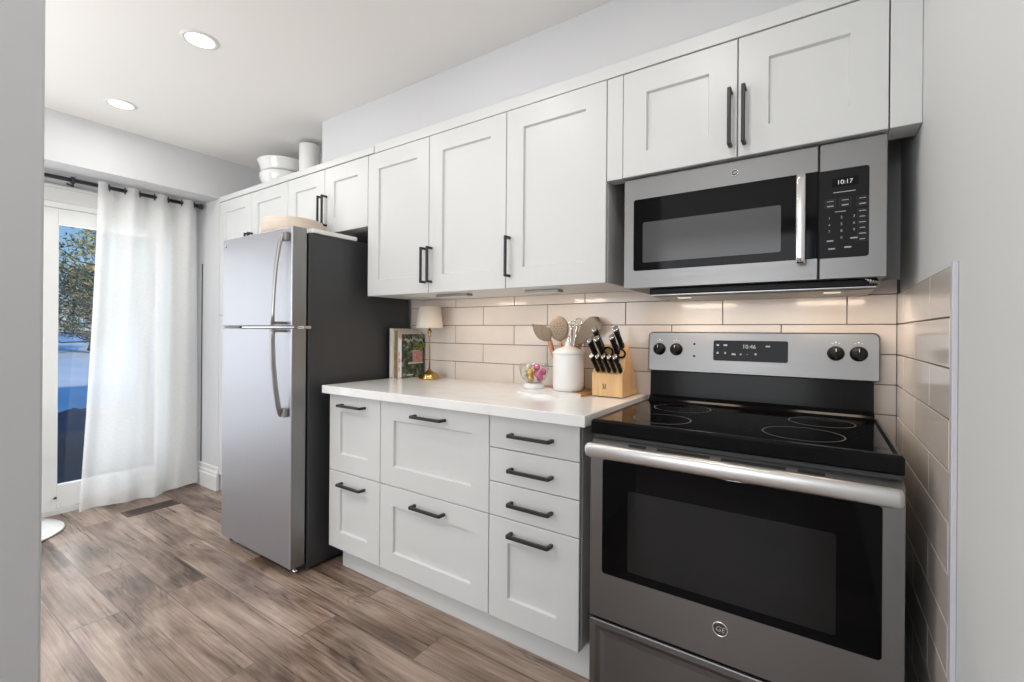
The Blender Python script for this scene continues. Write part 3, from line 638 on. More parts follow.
# underside: recessed pan, vent lip and lamps
b = MB().box(-0.520, 0.137, -0.335, -0.012, 1.331, 1.3525, 0.003).build('base_pan', M['blackplastic'], e)
MB().box(-0.515, 0.133, -0.318, -0.014, 1.3235, 1.3312, 0.002).build('grease_filter', M['steelside'], e)
MB().box(-0.515, 0.133, -0.334, -0.319, 1.3265, 1.3312, 0.0015).build('vent_lip', M['steelh'], e)
b = MB()
for i in range(5): b.tube([(0.105 + i * 0.006, -0.362, 1.351 - i * 0.002), (0.118 + i * 0.005, -0.352, 1.340 - i * 0.001), (0.109 + i * 0.006, -0.340, 1.332)], 0.0016, 6)
b.build('vent_grille', M['chrome'], e)
for x in (-0.42, 0.03):
    MB().box(x - 0.022, x + 0.022, -0.25, -0.22, 1.3215, 1.3236, 0.0005).build('task_lamp', M['tasklens'], e)
    area('microwave_task_light', (x, -0.235, 1.318), (0, 0.15, -1), 0.22, 0.10, 1.3, (1.0, 0.82, 0.64))

# ------------------------------------------------------------------ fridge
e = thing('refrigerator', (-2.444, -0.38, 0), 'stainless top-freezer fridge with charcoal sides and curved handles', 'fridge')
FX0, FX1, YF = -2.7895, -2.0985, -0.778
MB().box(FX0 + 0.002, FX1, -0.690, -0.03, 0.012, 1.676, 0.003).build('body', M['charcoal'], e)
MB().box(FX0 + 0.03, FX1 - 0.02, -0.70, -0.689, 0.03, 1.66).build('door_gasket', M['dark'], e)
def fdoor(z0, z1):
    b = MB()
    def lp(i, y, dz=0): return [(FX0 + i, y, z0 + i), (FX1 - i, y, z0 + i), (FX1 - i, y, z1 - i), (FX0 + i, y, z1 - i)]
    b.mi = 1; b.rings([lp(0.002, -0.701), lp(0, -0.704), lp(0, YF + 0.006)], True, False, False)
    b.mi = 0; b.rings([lp(0, YF + 0.006), lp(0.0015, YF + 0.002), lp(0.005, YF)], False, True, False)
    bmesh.ops.remove_doubles(b.bm, verts=b.bm.verts[:], dist=1e-6)
    return b
fz = fdoor(1.2125, 1.692).build('freezer_door', [M['steelv'], M['steelside']], e)
fd = fdoor(0.042, 1.2005).build('fridge_door', [M['steelv'], M['steelside']], e)
def arc_handle(zs, ys, parent, mount):
    path = [(-2.150, y, z) for z, y in zip(zs, ys)]
    b = MB(); b.tube(path, 0.0125, 14, True, flat=(1.0, 0.62)); h = b.build('handle', M['fridgehandle'], parent)
    MB().box(-2.162, -2.118, ys[mount[0]] - 0.0, YF, mount[1] - 0.021, mount[1] + 0.021, 0.003).build('handle_mount', M['steelside'], h)
    return h
arc_handle([1.655, 1.645, 1.60, 1.50, 1.38, 1.27, 1.216], [-0.792, -0.800, -0.812, -0.827, -0.837, -0.842, -0.842], fz, (1, 1.642))
arc_handle([1.198, 1.14, 1.03, 0.92, 0.83, 0.79, 0.782], [-0.842, -0.842, -0.837, -0.826, -0.812, -0.802, -0.794], fd, (5, 0.795))
for z, p in ((1.226, fz), (1.188, fd)): MB().box(-2.158, -2.142, -0.842, YF, z - 0.007, z + 0.007, 0.002).build('handle_mount', M['steelside'], p)
MB().box(-2.60, FX1 + 0.0, -0.765, -0.690, 1.2035, 1.2095, 0.001).box(-2.14, FX1 + 0.003, -0.72, -0.676, 1.198, 1.214, 0.002).build('hinge', M['chrome'], e)
MB().box(FX0 + 0.004, FX0 + 0.17, -0.765, -0.70, 1.2035, 1.2095, 0.001).build('hinge_cover', M['rangeside'], e)
badge(fz, -2.748, 1.655, YF, 0.013)
for x in (FX0 + 0.02, FX0 + 0.10, FX1 - 0.04): MB().lathe([(0.014, 0), (0.014, 0.012), (0.007, 0.014), (0.007, 0.044)], (x, -0.725, 0), 12).build('foot', M['blackplastic'] if x < FX0 + 0.05 else M['chrome'], e)
# things on the fridge
o = MB().box(-2.72, FX1 + 0.012, -0.675, -0.415, 1.6765, 1.698, 0.002).build('shelf_board', M['ceramic']); tag(recenter(o), 'flat white board lying on top of the fridge', 'board')
cx_, cy_, R_ = -2.42, -0.585, 0.155
o = MB().lathe([(R_ * 0.90, 0), (R_ * 0.97, 0.006), (R_, 0.03), (R_, 0.082), (R_ * 0.985, 0.088), (R_ * 0.955, 0.088), (R_ * 0.94, 0.08), (R_ * 0.93, 0.014), (0, 0.012)], (cx_, cy_, 1.6985), 48, cap1=False).build('wooden_tray', M['palewood'])
tag(recenter(o), 'round pale wooden tray lying on the white board over the fridge', 'tray')
# things on the over-fridge cabinets
ZC = 2.134
o = MB().lathe([(0.07, 0), (0.085, 0.015), (0.120, 0.055), (0.145, 0.095), (0.157, 0.130), (0.159, 0.148), (0.155, 0.158), (0.148, 0.160), (0.146, 0.15), (0.12, 0.075), (0.07, 0.025), (0, 0.022)], (-3.19, -0.20, ZC), 48, cap1=False).build('serving_bowl', M['ceramicgloss'])
tag(recenter(o), 'white rounded serving bowl, lower of the two stacked above the pantry', 'bowl', 'white bowls on top of the cabinets')
o = MB().lathe([(0.06, 0.0), (0.11, 0.003), (0.146, 0.010), (0.150, 0.020), (0.160, 0.055), (0.170, 0.078), (0.172, 0.084), (0.166, 0.085), (0.150, 0.056), (0.138, 0.022), (0.06, 0.010), (0, 0.009)], (-3.19, -0.20, ZC + 0.1605), 48, cap1=False).build('serving_bowl', M['ceramicgloss'])
tag(recenter(o), 'wide white bowl with flared rim, upper of the two stacked above the pantry', 'bowl', 'white bowls on top of the cabinets')
o = MB().lathe([(0.062, 0), (0.066, 0.004), (0.066, 0.296), (0.064, 0.300), (0.060, 0.300), (0.058, 0.29), (0.058, 0.01), (0, 0.008)], (-2.862, -0.21, ZC), 40, cap1=False).build('vase', M['ceramic'])
tag(recenter(o), 'tall white cylinder vase on the cabinet top beside the stacked bowls', 'vase')

# ------------------------------------------------------------------ things on the counter
ZT = 0.9222
# cookbooks standing against the fridge side
def book(x0, x1, y0, y1, h, mats, label, tilt=0.0):
    e = thing('cookbook', ((x0 + x1) / 2, (y0 + y1) / 2, ZT), label, 'book', 'cookbooks standing beside the fridge')
    MB().box(x0 + 0.0015, x1 - 0.0015, y0 + 0.003, y1 - 0.003, ZT + 0.002, ZT + h - 0.002).build('pages', M['paper'], e)
    MB().box(x1 - 0.0014, x1, y0, y1, ZT, ZT + h).build('front_cover', mats[0], e)
    MB().box(x0, x0 + 0.0014, y0, y1, ZT, ZT + h).build('back_cover', mats[2], e)
    MB().box(x0 + 0.0015, x1 - 0.0015, y0, y0 + 0.0022, ZT, ZT + h).build('spine', mats[1], e)
    return e
book(-2.064, -2.033, -0.205, -0.020, 0.284, (M['coverback'], M['paper'], M['coverback']), 'tall cream cookbook against the fridge side, farthest from the lamp')
book(-2.0322, -2.000, -0.200, -0.020, 0.272, (M['coverback'], M['spinegreen'], M['coverback']), 'cookbook with mottled green printed spine, middle of the three')
bk = book(-1.9992, -1.970, -0.198, -0.018, 0.252, (M['cover'], M['spinepink'], M['coverback']), 'cookbook with dark garden photo on its cover, in front beside the lamp')
# printed picture on the front cover (pot, leaves, shelf, script strokes)
xc = -1.970; fc = [c for c in bk.children if c.name.startswith('front_cover')][0]
MB().box(xc, xc + 0.0004, -0.115, -0.035, ZT + 0.090, ZT + 0.152).build('printed_pot', M['printpink'], fc)
MB().box(xc, xc + 0.0006, -0.118, -0.033, ZT + 0.1525, ZT + 0.1565).build('printed_pot_rim', M['printcream'], fc)
for i in range(14):
    yy = -0.103 + 0.075 * ((i * 5) % 14) / 13.0; zz = random.uniform(0.160, 0.197)
    MB().lathe([(0, 0.0008 + 0.00006 * i), (random.uniform(0.009, 0.015), 0.0005 + 0.00006 * i)], (xc, yy, ZT + zz), 9, (1, 0, 0), cap0=False, cap1=False).build('printed_leaf', M['printgreen'], fc)
MB().box(xc, xc + 0.0005, -0.150, -0.03, ZT + 0.080, ZT + 0.088).build('printed_shelf', M['printcream'], fc)
for y0, wd in ((-0.178, 0.065), (-0.095, 0.06)):
    pts = [(xc + 0.0014, y0 + wd * t / 16, ZT + 0.216 + 0.010 * math.sin(t * 1.9) + 0.003 * math.sin(t * 0.7)) for t in range(17)]
    MB().tube(pts, 0.0014, 5).build('printed_script', M['printwhite'], fc)
MB().box(xc, xc + 0.0006, -0.16, -0.11, ZT + 0.014, ZT + 0.019).build('printed_line', M['printwhite'], fc)
# lamp
lx, ly = -1.835, -0.115
e = thing('table_lamp', (lx, ly, ZT), 'small brass table lamp with a cream shade beside the cookbooks', 'lamp')
MB().lathe([(0.058, 0), (0.061, 0.004), (0.060, 0.010), (0.055, 0.013), (0.053, 0.022), (0.044, 0.032), (0.028, 0.040), (0.014, 0.046), (0.008, 0.054), (0.005, 0.06)], (lx, ly, ZT), 36).build('base', M['brass'], e)
MB().lathe([(0.0045, 0.048), (0.0045, 0.235), (0.010, 0.243), (0.006, 0.252), (0.012, 0.264), (0.011, 0.274), (0.005, 0.282), (0.004, 0.35)], (lx, ly, ZT), 16).build('stem', M['brass'], e)
MB().lathe([(0.076, 0.288), (0.060, 0.408), (0.0585, 0.408), (0.0745, 0.288)], (lx, ly, ZT), 40, cap0=False, cap1=False).build('lamp_shade', M['shade'], e)
b = MB(); 
for k in range(3): b.tube([(lx, ly, ZT + 0.35), (lx + 0.062 * math.cos(k * 2.094), ly + 0.062 * math.sin(k * 2.094), ZT + 0.385)], 0.0012, 6)
b.build('shade_spider', M['brass'], e)

# round serving board: marble front, wood back
bx, by, br_ = -0.985, -0.2, 0.172
e = thing('serving_board', (bx, by, ZT), 'round serving board, white marble with a wooden back edge, under the canister', 'board')
def arcpts(a0, a1, n=40): return [(bx + br_ * math.cos(math.radians(a0 + (a1 - a0) * i / n)), by + br_ * math.sin(math.radians(a0 + (a1 - a0) * i / n))) for i in range(n + 1)]
aA, aB = 148.0, 338.0
MB().prism(arcpts(aA, aB), ZT, ZT + 0.0125, 'z').build('marble_piece', M['marble'], e)
MB().prism(arcpts(aB, aA + 360), ZT, ZT + 0.0125, 'z').build('wood_piece', M['acacia'], e)
ZB = ZT + 0.0126
# canister
cxn, cyn = -0.924, -0.185
e = thing('canister', (cxn, cyn, ZB), 'white ceramic canister with a metal clasp lid on the serving board', 'canister')
MB().lathe([(0.060, 0), (0.066, 0.004), (0.0685, 0.02), (0.0690, 0.09), (0.0685, 0.156), (0.066, 0.162), (0.060, 0.162), (0.060, 0.15), (0, 0.15)], (cxn, cyn, ZB), 48, cap1=False).build('jar', M['ceramic'], e)
ld = MB().lathe([(0.058, 0.155), (0.071, 0.1625), (0.0715, 0.167), (0.066, 0.174), (0.048, 0.184), (0.028, 0.192), (0.017, 0.196), (0.0145, 0.200), (0.015, 0.212), (0.013, 0.215), (0, 0.215)], (cxn, cyn, ZB), 48, cap0=True, cap1=False).build('lid', M['ceramic'], e)
b = MB(); b.torus((cxn, cyn, ZB + 0.228), 0.0095, 0.003, (0.6, 0.8, 0), 20, 8); b.box(cxn - 0.007, cxn + 0.007, cyn - 0.005, cyn + 0.005, ZB + 0.2152, ZB + 0.222, 0.001); b.ball((cxn + 0.004, cyn - 0.006, ZB + 0.232), 0.006, 12)
b.build('lid_clasp', M['chrome'], ld)
# footed glass bowl with foil eggs
gx, gy = -1.090, -0.205
e = thing('glass_bowl', (gx, gy, ZB), 'clear glass bowl on a white foot holding foil eggs', 'bowl')
MB().lathe([(0.047, 0), (0.050, 0.003), (0.049, 0.013), (0.043, 0.021), (0.040, 0.024), (0.0, 0.024)], (gx, gy, ZB), 36, cap1=False).build('foot', M['ceramic'], e)
MB().lathe([(0.0, 0.0245), (0.030, 0.0255), (0.052, 0.042), (0.064, 0.066), (0.068, 0.090), (0.066, 0.112), (0.0645, 0.112), (0.0662, 0.090), (0.0622, 0.067), (0.0502, 0.0435), (0.029, 0.0275), (0, 0.027)], (gx, gy, ZB), 40, cap0=False, cap1=False).build('glass', M['bowlglass'], e)
egg0 = MB().ball((0, 0, 0.0165), 0.0155, 14, (1, 1, 1.07)).build('candy_egg', M['goldegg']); tag(egg0, 'gold foil candy egg in the glass bowl', 'egg', 'foil eggs in the glass bowl')
spots = [(0, -0.028, 0.030), (-0.026, 0.010, 0.030), (0.025, 0.012, 0.030), (0, 0.036, 0.043), (-0.036, -0.022, 0.048), (0.035, -0.022, 0.048), (0.0, 0.002, 0.056), (0.003, -0.042, 0.058), (-0.030, 0.030, 0.060), (0.034, 0.024, 0.058), (-0.018, -0.020, 0.077), (0.022, -0.010, 0.080)]
cols = ['goldegg', 'creamegg', 'pinkegg', 'goldegg', 'creamegg', 'pinkegg', 'goldegg', 'goldegg', 'creamegg', 'pinkegg', 'creamegg', 'pinkegg']
names = {'goldegg': 'gold', 'creamegg': 'cream', 'pinkegg': 'pink'}
for i, (dx, dy, dz) in enumerate(spots):
    o = egg0 if i == 0 else egg0.copy()
    if i:
        COL.objects.link(o)
        if cols[i] != 'goldegg':
            o.data = egg0.data.copy(); o.data.materials[0] = M[cols[i]]
    o.location = (gx + dx, gy + dy, ZB + dz); o['label'] = names[cols[i]] + ' foil candy egg in the glass bowl'; o['group'] = names[cols[i]] + ' foil eggs in the glass bowl'
# utensil crock hidden behind the canister and its utensils
ux, uy = -0.985, -0.072
e = thing('utensil_crock', (ux, uy, ZT), 'white utensil crock standing right behind the canister', 'crock')
b = MB().lathe([(0.040, 0), (0.044, 0.004), (0.046, 0.16), (0.044, 0.162), (0.042, 0.16), (0.040, 0.008), (0, 0.006)], (ux, uy, ZT + 0.0128), 36, cap1=False); b.build('crock_body', M['ceramic'], e)
def utensil(name, top, head, label, off, hm='silicone', hlen=0.36):
    foot = Vector((ux + off[0], uy + off[1], ZT + 0.03)); top = Vector(top); d = (top - foot).normalized()
    e = thing(name, foot, label, 'utensil', 'utensils in the crock')
    MB().tube([foot, foot.lerp(top, 0.5), foot.lerp(top, 0.94), top], [0.007, 0.008, 0.0095, 0.006], 10).build('handle', M['utwood'], e)
    head(e, top, d, M[hm]); return e
def flat_head(w, l, t, roll, tipw=None, holes=0, bend=0.0, pts=None, to=None):
    def f(e, top, d, m):
        if to is not None: d = (Vector(to) - top).normalized()
        n = Vector((0.35, -0.93, 0.1)); n = (n - d * n.dot(d)).normalized(); s = d.cross(n).normalized()
        q = Matrix.Rotation(roll, 3, d); n = q @ n; s = q @ s
        tw = w if tipw is None else tipw; loops = []
        for k in range(13):
            u = k / 12.0; ww = pts(u) if pts else (w * (1 - u) + tw * u) * min(1.0, 0.25 + 3.5 * u) * (1.0 if u < 0.85 else math.sqrt(max(0.02, 1 - ((u - 0.85) / 0.15) ** 2 * 0.75)))
            c = top + d * (l * u) + n * (bend * math.sin(PI * u))
            loops.append([c + s * (ww / 2 * math.cos(2 * PI * i / 16)) + n * (t / 2 * math.sin(2 * PI * i / 16)) for i in range(16)])
        o = MB().rings(loops, True, True, True).build('head', m, e)
        if holes:
            b = MB()
            for a, row in ((-2, (-1, 0, 1)), (-1, (-1.5, -0.5, 0.5, 1.5)), (0, (-1, 0, 1)), (1, (-1.5, -0.5, 0.5, 1.5)), (2, (-0.5, 0.5))):
                for c in row:
                    p = top + d * (l * (0.50 + 0.10 * a)) + s * (0.0135 * c) + n * (bend * math.sin(PI * (0.50 + 0.10 * a)) + t / 2 * 0.985)
                    b.lathe([(0, 0.0006), (0.0022, 0.0004)], p, 8, n, cap0=False, cap1=False)
            b.build('drain_holes', M['dark'], o)
    return f
ell = lambda w: (lambda u: max(0.010, w * math.sqrt(max(0.0, 1 - (2 * u - 1) ** 2))))
utensil('slotted_spoon', (-1.000, -0.120, 1.150), flat_head(0.06, 0.118, 0.012, 0.0, holes=1, bend=0.004, pts=ell(0.090)), 'beige slotted spoon with a round holed head above the canister', (-0.010, -0.020))
utensil('spatula', (-1.070, -0.098, 1.160), flat_head(0.040, 0.115, 0.007, 0.0, pts=lambda u: 0.012 + 0.052 * math.sin(PI * min(1, u * 0.95 + 0.12)) ** 0.8, to=(-1.165, -0.10, 1.228)), 'taupe spatula leaning out furthest toward the lamp', (-0.026, -0.004), 'silicone2')
utensil('mixing_spoon', (-1.046, -0.146, 1.150), flat_head(0.05, 0.075, 0.010, -0.2, pts=ell(0.048)), 'small brown spoon tucked beside the slotted spoon', (-0.018, -0.024), 'silicone2')
utensil('turner', (-0.940, -0.086, 1.135), flat_head(0.045, 0.155, 0.006, 0.0, tipw=0.085, to=(-0.838, -0.074, 1.242)), 'broad beige turner leaning toward the knife block', (0.016, -0.014))
utensil('ladle', (-0.930, -0.045, 1.160), flat_head(0.06, 0.130, 0.02, 0.2, pts=ell(0.075), to=(-0.848, -0.036, 1.264)), 'taupe ladle behind the broad turner near the knife block', (0.018, 0.010), 'silicone2')
def ringhead(R):
    def f(e, top, d, m):
        MB().torus(top + d * R, R, 0.0032, (0.45, -0.85, 0.2), 24, 8).build('hanging_ring', m, e)
    return f
def steel_tool(name, top, R, off, label):
    foot = Vector((ux + off[0], uy + off[1], ZT + 0.03)); top = Vector(top); d = (top - foot).normalized()
    e = thing(name, foot, label, 'utensil', 'utensils in the crock')
    MB().tube([foot, foot.lerp(top, 0.6), top], [0.004, 0.005, 0.006], 10, flat=(1.4, 0.7)).build('handle', M['chrome'], e); ringhead(R)(e, top, d, M['chrome'])
steel_tool('whisk', (-0.940, -0.122, 1.215), 0.013, (0.000, 0.022), 'steel utensil with a loop end between slotted spoon and turner')
steel_tool('tongs', (-0.908, -0.128, 1.222), 0.016, (0.010, -0.022), 'steel utensil with larger loop standing over the broad turner')

# knife block and knives
KX0, KX1 = -0.799, -0.666
e = thing('knife_block', ((KX0 + KX1) / 2, -0.12, ZT), 'light wooden knife block full of black knives beside the range', 'knife block')
pf = [(-0.210, ZT + 0.004), (-0.022, ZT + 0.004), (-0.138, 1.140), (-0.166, 1.122), (-0.188, 1.040), (-0.212, 1.020)]
MB().prism(pf, KX0, KX1).build('block', M['blockwood'], e)
b = MB(); b.box(KX0 + 0.006, KX1 - 0.006, -0.204, -0.03, ZT, ZT + 0.0042); b.build('base_pad', M['blackplastic'], e)
b = MB(); zz = 0.966; xx = -0.744   # twin-figure mark on the front
for s in (-1, 1):
    b.ball((xx + s * 0.0042, -0.2112, zz + 0.010), 0.0024, 8, (1, 0.35, 1))
    b.tube([(xx + s * 0.0042, -0.2112, zz + 0.007), (xx + s * 0.0042, -0.2112, zz - 0.001)], 0.0014, 6)
    b.tube([(xx + s * 0.0042, -0.2112, zz - 0.001), (xx + s * 0.0070, -0.2112, zz - 0.010)], 0.001, 6); b.tube([(xx + s * 0.0042, -0.2112, zz - 0.001), (xx + s * 0.0014, -0.2112, zz - 0.010)], 0.001, 6)
    b.tube([(xx + s * 0.0042, -0.2112, zz + 0.005), (xx + s * 0.0098, -0.2112, zz + 0.009)], 0.0009, 6); b.tube([(xx + s * 0.0042, -0.2112, zz + 0.005), (xx, -0.2112, zz + 0.001)], 0.0009, 6)
b.build('maker_mark', M['rangeside'], e)
AX = Vector((-0.04, -0.68, 0.73)).normalized()
def knife(p, length, rad, label, group, name='kitchen_knife', lean=0.0):
    p = Vector(p); ax = (AX + Vector((lean, 0, 0))).normalized()
    e = thing(name, p, label, 'knife', group)
    P = [p + ax * t for t in (0.0, length * 0.1, length * 0.5, length * 0.86, length * 0.93)]
    MB().tube(P, [rad * 0.8, rad, rad * 0.92, rad * 1.05, rad * 0.98], 12, flat=(0.72, 1.25)).build('handle', M['blackplastic'], e)
    MB().tube([p + ax * (length * 0.925), p + ax * (length * 0.99), p + ax * length], [rad * 1.0, rad * 1.0, rad * 0.7], 12, flat=(0.74, 1.27)).build('end_cap', M['chrome'], e)
    b = MB()
    for t in (0.3, 0.6): b.ball(p + ax * (length * t) + Vector((rad * 0.66, 0, 0)), 0.0022, 8)
    b.build('rivets', M['chrome'], e)
    return e
st_lab = ['steak knife at the end of the front row nearest the canister', 'second steak knife of the front row from the canister side', 'middle steak knife of the front row of five', 'fourth steak knife of the front row from the canister side', 'steak knife at the end of the front row nearest the range']
for i in range(5):
    knife((-0.776 + i * 0.0250, -0.2005, 1.0310), 0.092, 0.0112, st_lab[i], 'steak knives in the front row of the block', 'steak_knife')
big = [((-0.788, -0.180, 1.080), 0.112, 0.0135, 'black knife nearest the canister in the upper row'), ((-0.758, -0.178, 1.088), 0.112, 0.0135, 'black knife second from the canister in the upper row'), ((-0.774, -0.158, 1.122), 0.118, 0.0135, 'black knife rising at the back of the upper row above the canister side'),
       ((-0.700, -0.172, 1.104), 0.100, 0.0135, 'black knife standing alone in the upper row near the range'), ((-0.688, -0.152, 1.128), 0.112, 0.0135, 'tallest black knife at the back of the block near the range')]
for p, l, r, lb in big: knife(p, l, r, lb, 'large knives in the back of the block')
e = thing('scissors', (-0.722, -0.186, 1.06), 'kitchen scissors with two black ring handles in the knife block', 'scissors')
for cx2, cz2 in ((-0.738, 1.112), (-0.684, 1.106)):
    b = MB(); c = Vector((cx2, -0.205 + (cz2 - 1.05) * 0.32, cz2)); b.torus(c, 0.019, 0.0042, (0, -0.86, -0.4), 26, 8); b.tube([c + Vector((0.006 if cx2 < -0.72 else -0.006, 0.002, -0.016)), Vector((-0.722, -0.186, 1.062))], 0.005, 8)
    b.build('ring_handle', M['blackplastic'], e)

# ------------------------------------------------------------------ curtain, rod, floor things
e = thing('curtain_rod', (-3.925, -1.4, 2.13), 'black curtain rod with ball end above the patio door', 'curtain rod')
MB().tube([(-3.925, -2.75, 2.128), (-3.925, -0.462, 2.128)], 0.0125, 16).build('rod', M['black'], e)
MB().lathe([(0.010, 0), (0.016, 0.002), (0.016, 0.006), (0.009, 0.010), (0.017, 0.016), (0.022, 0.026), (0.018, 0.038), (0, 0.043)], (-3.925, -0.463, 2.128), 20, (0, 1, 0), cap1=False).build('finial', M['black'], e)
MB().tube([(-3.925, -1.165, 2.128), (-3.925, -1.148, 2.128)], 0.022, 16).tube([(-3.925, -1.156, 2.11), (-3.925, -1.156, 2.092), (-4.05, -1.156, 2.128 - 0.0)], 0.006, 8).build('bracket', M['black'], e)
CY0, CY1 = -1.04, -0.452
def curt(t, v):
    """t along the width, v height fraction from top"""
    spread = -0.085 * v ** 1.3 * (1 - t) + 0.012 * v * t
    y = CY0 + (CY1 - CY0) * t + spread
    ph = 2 * PI * (t * 3.55 + 0.12)
    amp = 0.036 * (1 - 0.55 * v) + 0.006 * math.sin(9 * t + 3 * v)
    x = -3.925 + amp * math.sin(ph + 0.5 * v * math.sin(5 * t)) + 0.010 * v * math.sin(31 * t + 2.0 * v) + 0.03 * v * (0.5 - t)
    z = 2.152 - (2.152 - 0.010) * v
    z += (0.02 * math.sin(7 * t + 1) + 0.012) * (v ** 8) * 0.6
    return (x, y, z)
b = MB(); NT, NV = 120, 60
grid = [[b.bm.verts.new(curt(i / NT, j / NV)) for i in range(NT + 1)] for j in range(NV + 1)]
for j in range(NV):
    for i in range(NT): b.face([grid[j][i], grid[j][i + 1], grid[j + 1][i + 1], grid[j + 1][i]], True)
e = thing('curtain', (-3.925, -0.75, 0), 'sheer white curtain panel hanging to the floor at the patio door', 'curtain')
cu = b.build('curtain_panel', M['sheer'], e)
b = MB()
for j0, j1, off in ((57, 60, 0.0012),):
    g1 = [[b.bm.verts.new(Vector(curt(i / NT, j / NV)) + Vector((off, 0, 0))) for i in range(NT + 1)] for j in (57.6, 60)]
    for i in range(NT): b.face([g1[0][i], g1[0][i + 1], g1[1][i + 1], g1[1][i]], True)
b.build('hem', M['sheer'], e)
for k in range(1, 8):
    t = (k / 2.0 - 0.12) / 3.55
    if 0.02 < t < 0.99:
        p = curt(t, 0.012); MB().torus((-3.925, p[1], 2.128), 0.021, 0.0035, (0.35, 1, 0), 24, 8).build('grommet', M['black'], e)
e = thing('floor_register', (-3.69, -0.807, 0), 'brown metal floor register vent in front of the curtain', 'vent')
b = MB(); V = [(-3.757, -0.955), (-3.625, -0.955), (-3.625, -0.66), (-3.757, -0.66)]
def rl(i, z): return [(V[0][0] + i, V[0][1] + i, z), (V[1][0] - i, V[1][1] + i, z), (V[2][0] - i, V[2][1] - i, z), (V[3][0] + i, V[3][1] - i, z)]
b.rings([rl(0, 0.0003), rl(0.004, 0.004), rl(0.016, 0.0045), rl(0.018, 0.001)], False, True, False); fr_ = b.build('frame', M['registerb'], e)
b = MB()
for k in range(22): yk_ = -0.934 + k * 0.0123; b.box(-3.738, -3.644, yk_, yk_ + 0.006, 0.0012, 0.0042)
b.build('slats', M['registerb'], e)
MB().box(-3.739, -3.643, -0.937, -0.678, 0.0003, 0.001).build('gap_backing', M['dark'], e)  # dark plate stands in for shade in the gaps between slats
o = MB().lathe([(0.265, 0), (0.275, 0.006), (0.268, 0.012), (0.20, 0.022), (0.11, 0.038), (0.06, 0.07), (0.042, 0.15), (0.038, 0.40), (0.06, 0.66), (0.10, 0.70)], (-3.83, -1.480, 0.0005), 48).build('pedestal_foot', M['ceramicgloss'])
e = thing('pedestal_table', (-3.83, -1.480, 0.0005), 'white pedestal table whose round foot shows past the wall end by the patio door', 'table')
o.parent = e; o.data.transform(Matrix.Translation(-Vector(e.location))); o.name = 'base'
MB().lathe([(0.0, 0.70), (0.40, 0.70), (0.405, 0.71), (0.40, 0.72), (0, 0.722)], (-3.63, -1.480, 0.0005), 48, cap0=False, cap1=False).build('table_top', M['ceramicgloss'], e) if False else MB().lathe([(0.0, 0.70), (0.13, 0.70), (0.135, 0.71), (0.13, 0.72), (0, 0.722)], (-3.83, -1.480, 0.0005), 40, cap0=False, cap1=False).build('table_top', M['ceramicgloss'], e)
o = MB().tube([(-3.972, -0.4035, 1.70), (-3.972, -0.4035, 1.2), (-3.972, -0.4035, 0.6), (-3.972, -0.4035, 0.175)], 0.0035, 8).build('dark_line', M['rangeside']); tag(recenter(o), 'thin dark vertical line on the white pier beside the curtain', 'dark_line')  # thin dark tube drawn as a line down the pier

# ------------------------------------------------------------------ outside the patio door
o = MB().prism([(XL - 0.15, -0.32)] + [(-5.0 - 14.0 * k / 24, -0.32 + 1.06 * (0.5 - 0.5 * math.cos(PI * k / 24))) for k in range(25)] + [(-60.0, 0.8), (-60.0, -0.8), (XL - 0.15, -0.8)], -50, 50, 'y', True).build('ground', M['snow']); struct(o)
def hv(x, y): return 0.05 * math.sin(5.1 * x + 2.3 * y) + 0.035 * math.sin(11 * y - 3 * x) + 0.02 * math.sin(23 * y + 9 * x)
loops = []
for k in range(15):
    t = k / 14.0
    if t < 0.7: z = -0.30 + 0.60 * t / 0.7; s = 1.0 - 0.08 * t
    else: q = (t - 0.7) / 0.3; z = 0.30 + 0.10 * math.sin(q * PI / 2); s = (1 - 0.056) * math.cos(q * PI / 2 * 0.97)
    lp = []
    for i in range(64):
        a = 2 * PI * i / 64; ex = lambda c: math.copysign(abs(c) ** 0.35, c)
        x = -5.75 + 0.62 * s * ex(math.cos(a)); y = -0.80 + 1.15 * s * ex(math.sin(a)); h = hv(x, y) * (0.3 + t)
        lp.append((x + h * 0.35 * math.cos(a), y + h * 0.35 * math.sin(a), z + (h * 0.8 if t > 0.55 else 0)))
    loops.append(lp)
o = MB().rings(loops, True, True, True).build('furniture_cover', M['navy']); tag(recenter(o), 'dark navy crumpled cover over patio furniture outside the glass door', 'cover')
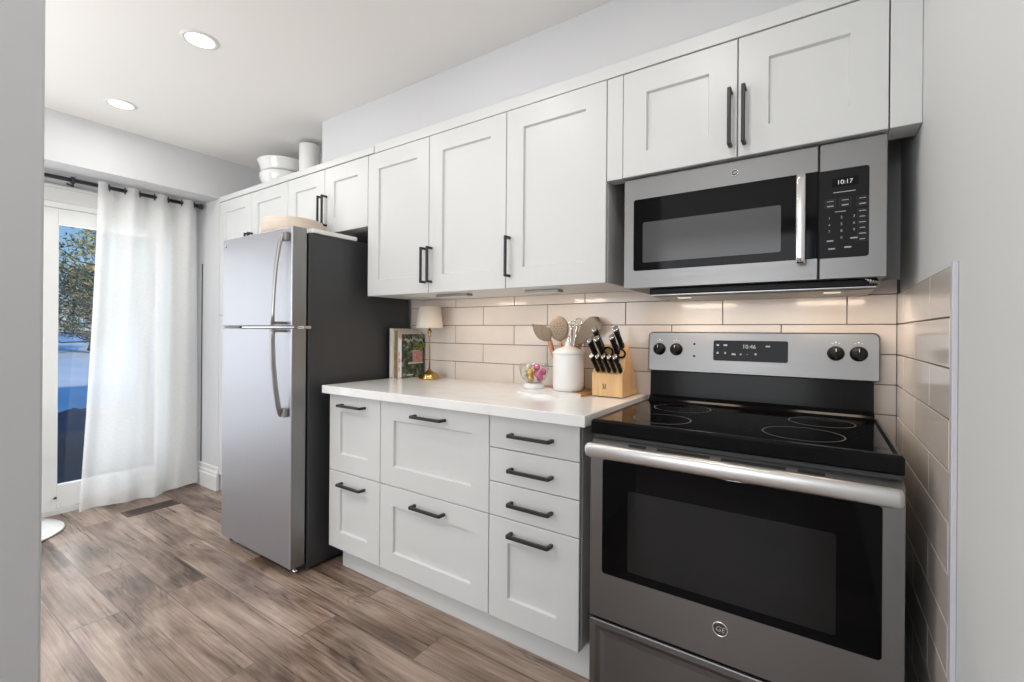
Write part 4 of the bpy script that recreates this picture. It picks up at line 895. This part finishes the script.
def tree(loc, h, label, seed, spread, n, low, mix):
    rnd = random.Random(seed); e = thing('pine_tree', loc, label, 'tree', 'trees in the garden'); L = Vector(loc)
    tp = [L + Vector((0.06 * math.sin(k * 1.3), 0.08 * math.sin(k * 0.9), h * k / 7.0)) for k in range(8)]
    MB().tube(tp, [0.11 * (1 - k / 8.5) for k in range(8)], 10).build('trunk', M['bark'], e)
    bb = MB(); fl = MB(); NB = 52
    for k in range(NB):
        z = h * (low + (0.97 - low) * k / (NB - 1.0)); a = k * 2.4 + rnd.uniform(-0.3, 0.3); R = spread * (1.08 - 0.85 * (k / NB)) * rnd.uniform(0.65, 1.1)
        p0 = L + Vector((0, 0, z)); pts = [p0 + Vector((math.cos(a), math.sin(a), 0)) * R * t + Vector((0, 0, 0.30 * R * t * t + 0.05 * math.sin(6 * t + k))) for t in (0, 0.35, 0.7, 1.0)]
        bb.tube(pts, [0.020, 0.015, 0.009, 0.003], 5)
        for cl in range(5):
            t0 = 0.30 + 0.17 * cl; cc = pts[0].lerp(pts[3], t0) + Vector((rnd.gauss(0, .05), rnd.gauss(0, .05), rnd.gauss(0.02, .03))); pick = rnd.choice(mix)
            for q in range(n // (NB * 5)):
                c = cc + Vector((rnd.gauss(0, 0.085), rnd.gauss(0, 0.085), rnd.gauss(0.0, 0.055)))
                fl.mi = pick if rnd.random() < 0.75 else rnd.choice(mix)
                d = Vector((rnd.gauss(0, 1), rnd.gauss(0, 1), rnd.gauss(0.4, 0.8))).normalized(); s = d.cross(Vector((rnd.gauss(0, 1), rnd.gauss(0, 1), rnd.gauss(0, 1)))).normalized(); ln = rnd.uniform(0.05, 0.12); wd = rnd.uniform(0.008, 0.016)
                vs = [fl.bm.verts.new(c), fl.bm.verts.new(c + d * ln * 0.5 + s * wd), fl.bm.verts.new(c + d * ln), fl.bm.verts.new(c + d * ln * 0.5 - s * wd)]; fl.face(vs)
    bb.build('branches', M['bark'], e); fl.build('foliage', [M['needleolive'], M['needledark'], M['needlerust']], e)
tree((-9.4, 0.85, -0.08), 3.5, 'bushy olive pine seen through the patio glass, nearest of the trees', 3, 1.35, 12000, 0.42, (0, 0, 0, 1))
tree((-15.5, 1.75, 0.63), 2.1, 'low rusty and dark green pine behind the olive one in the garden', 7, 1.6, 14000, 0.06, (0, 1, 1, 2))
tree((-18.5, 5.2, 0.72), 5.0, 'dark tall pine standing farther off behind the curtain side', 11, 1.5, 7000, 0.2, (1, 1, 0))
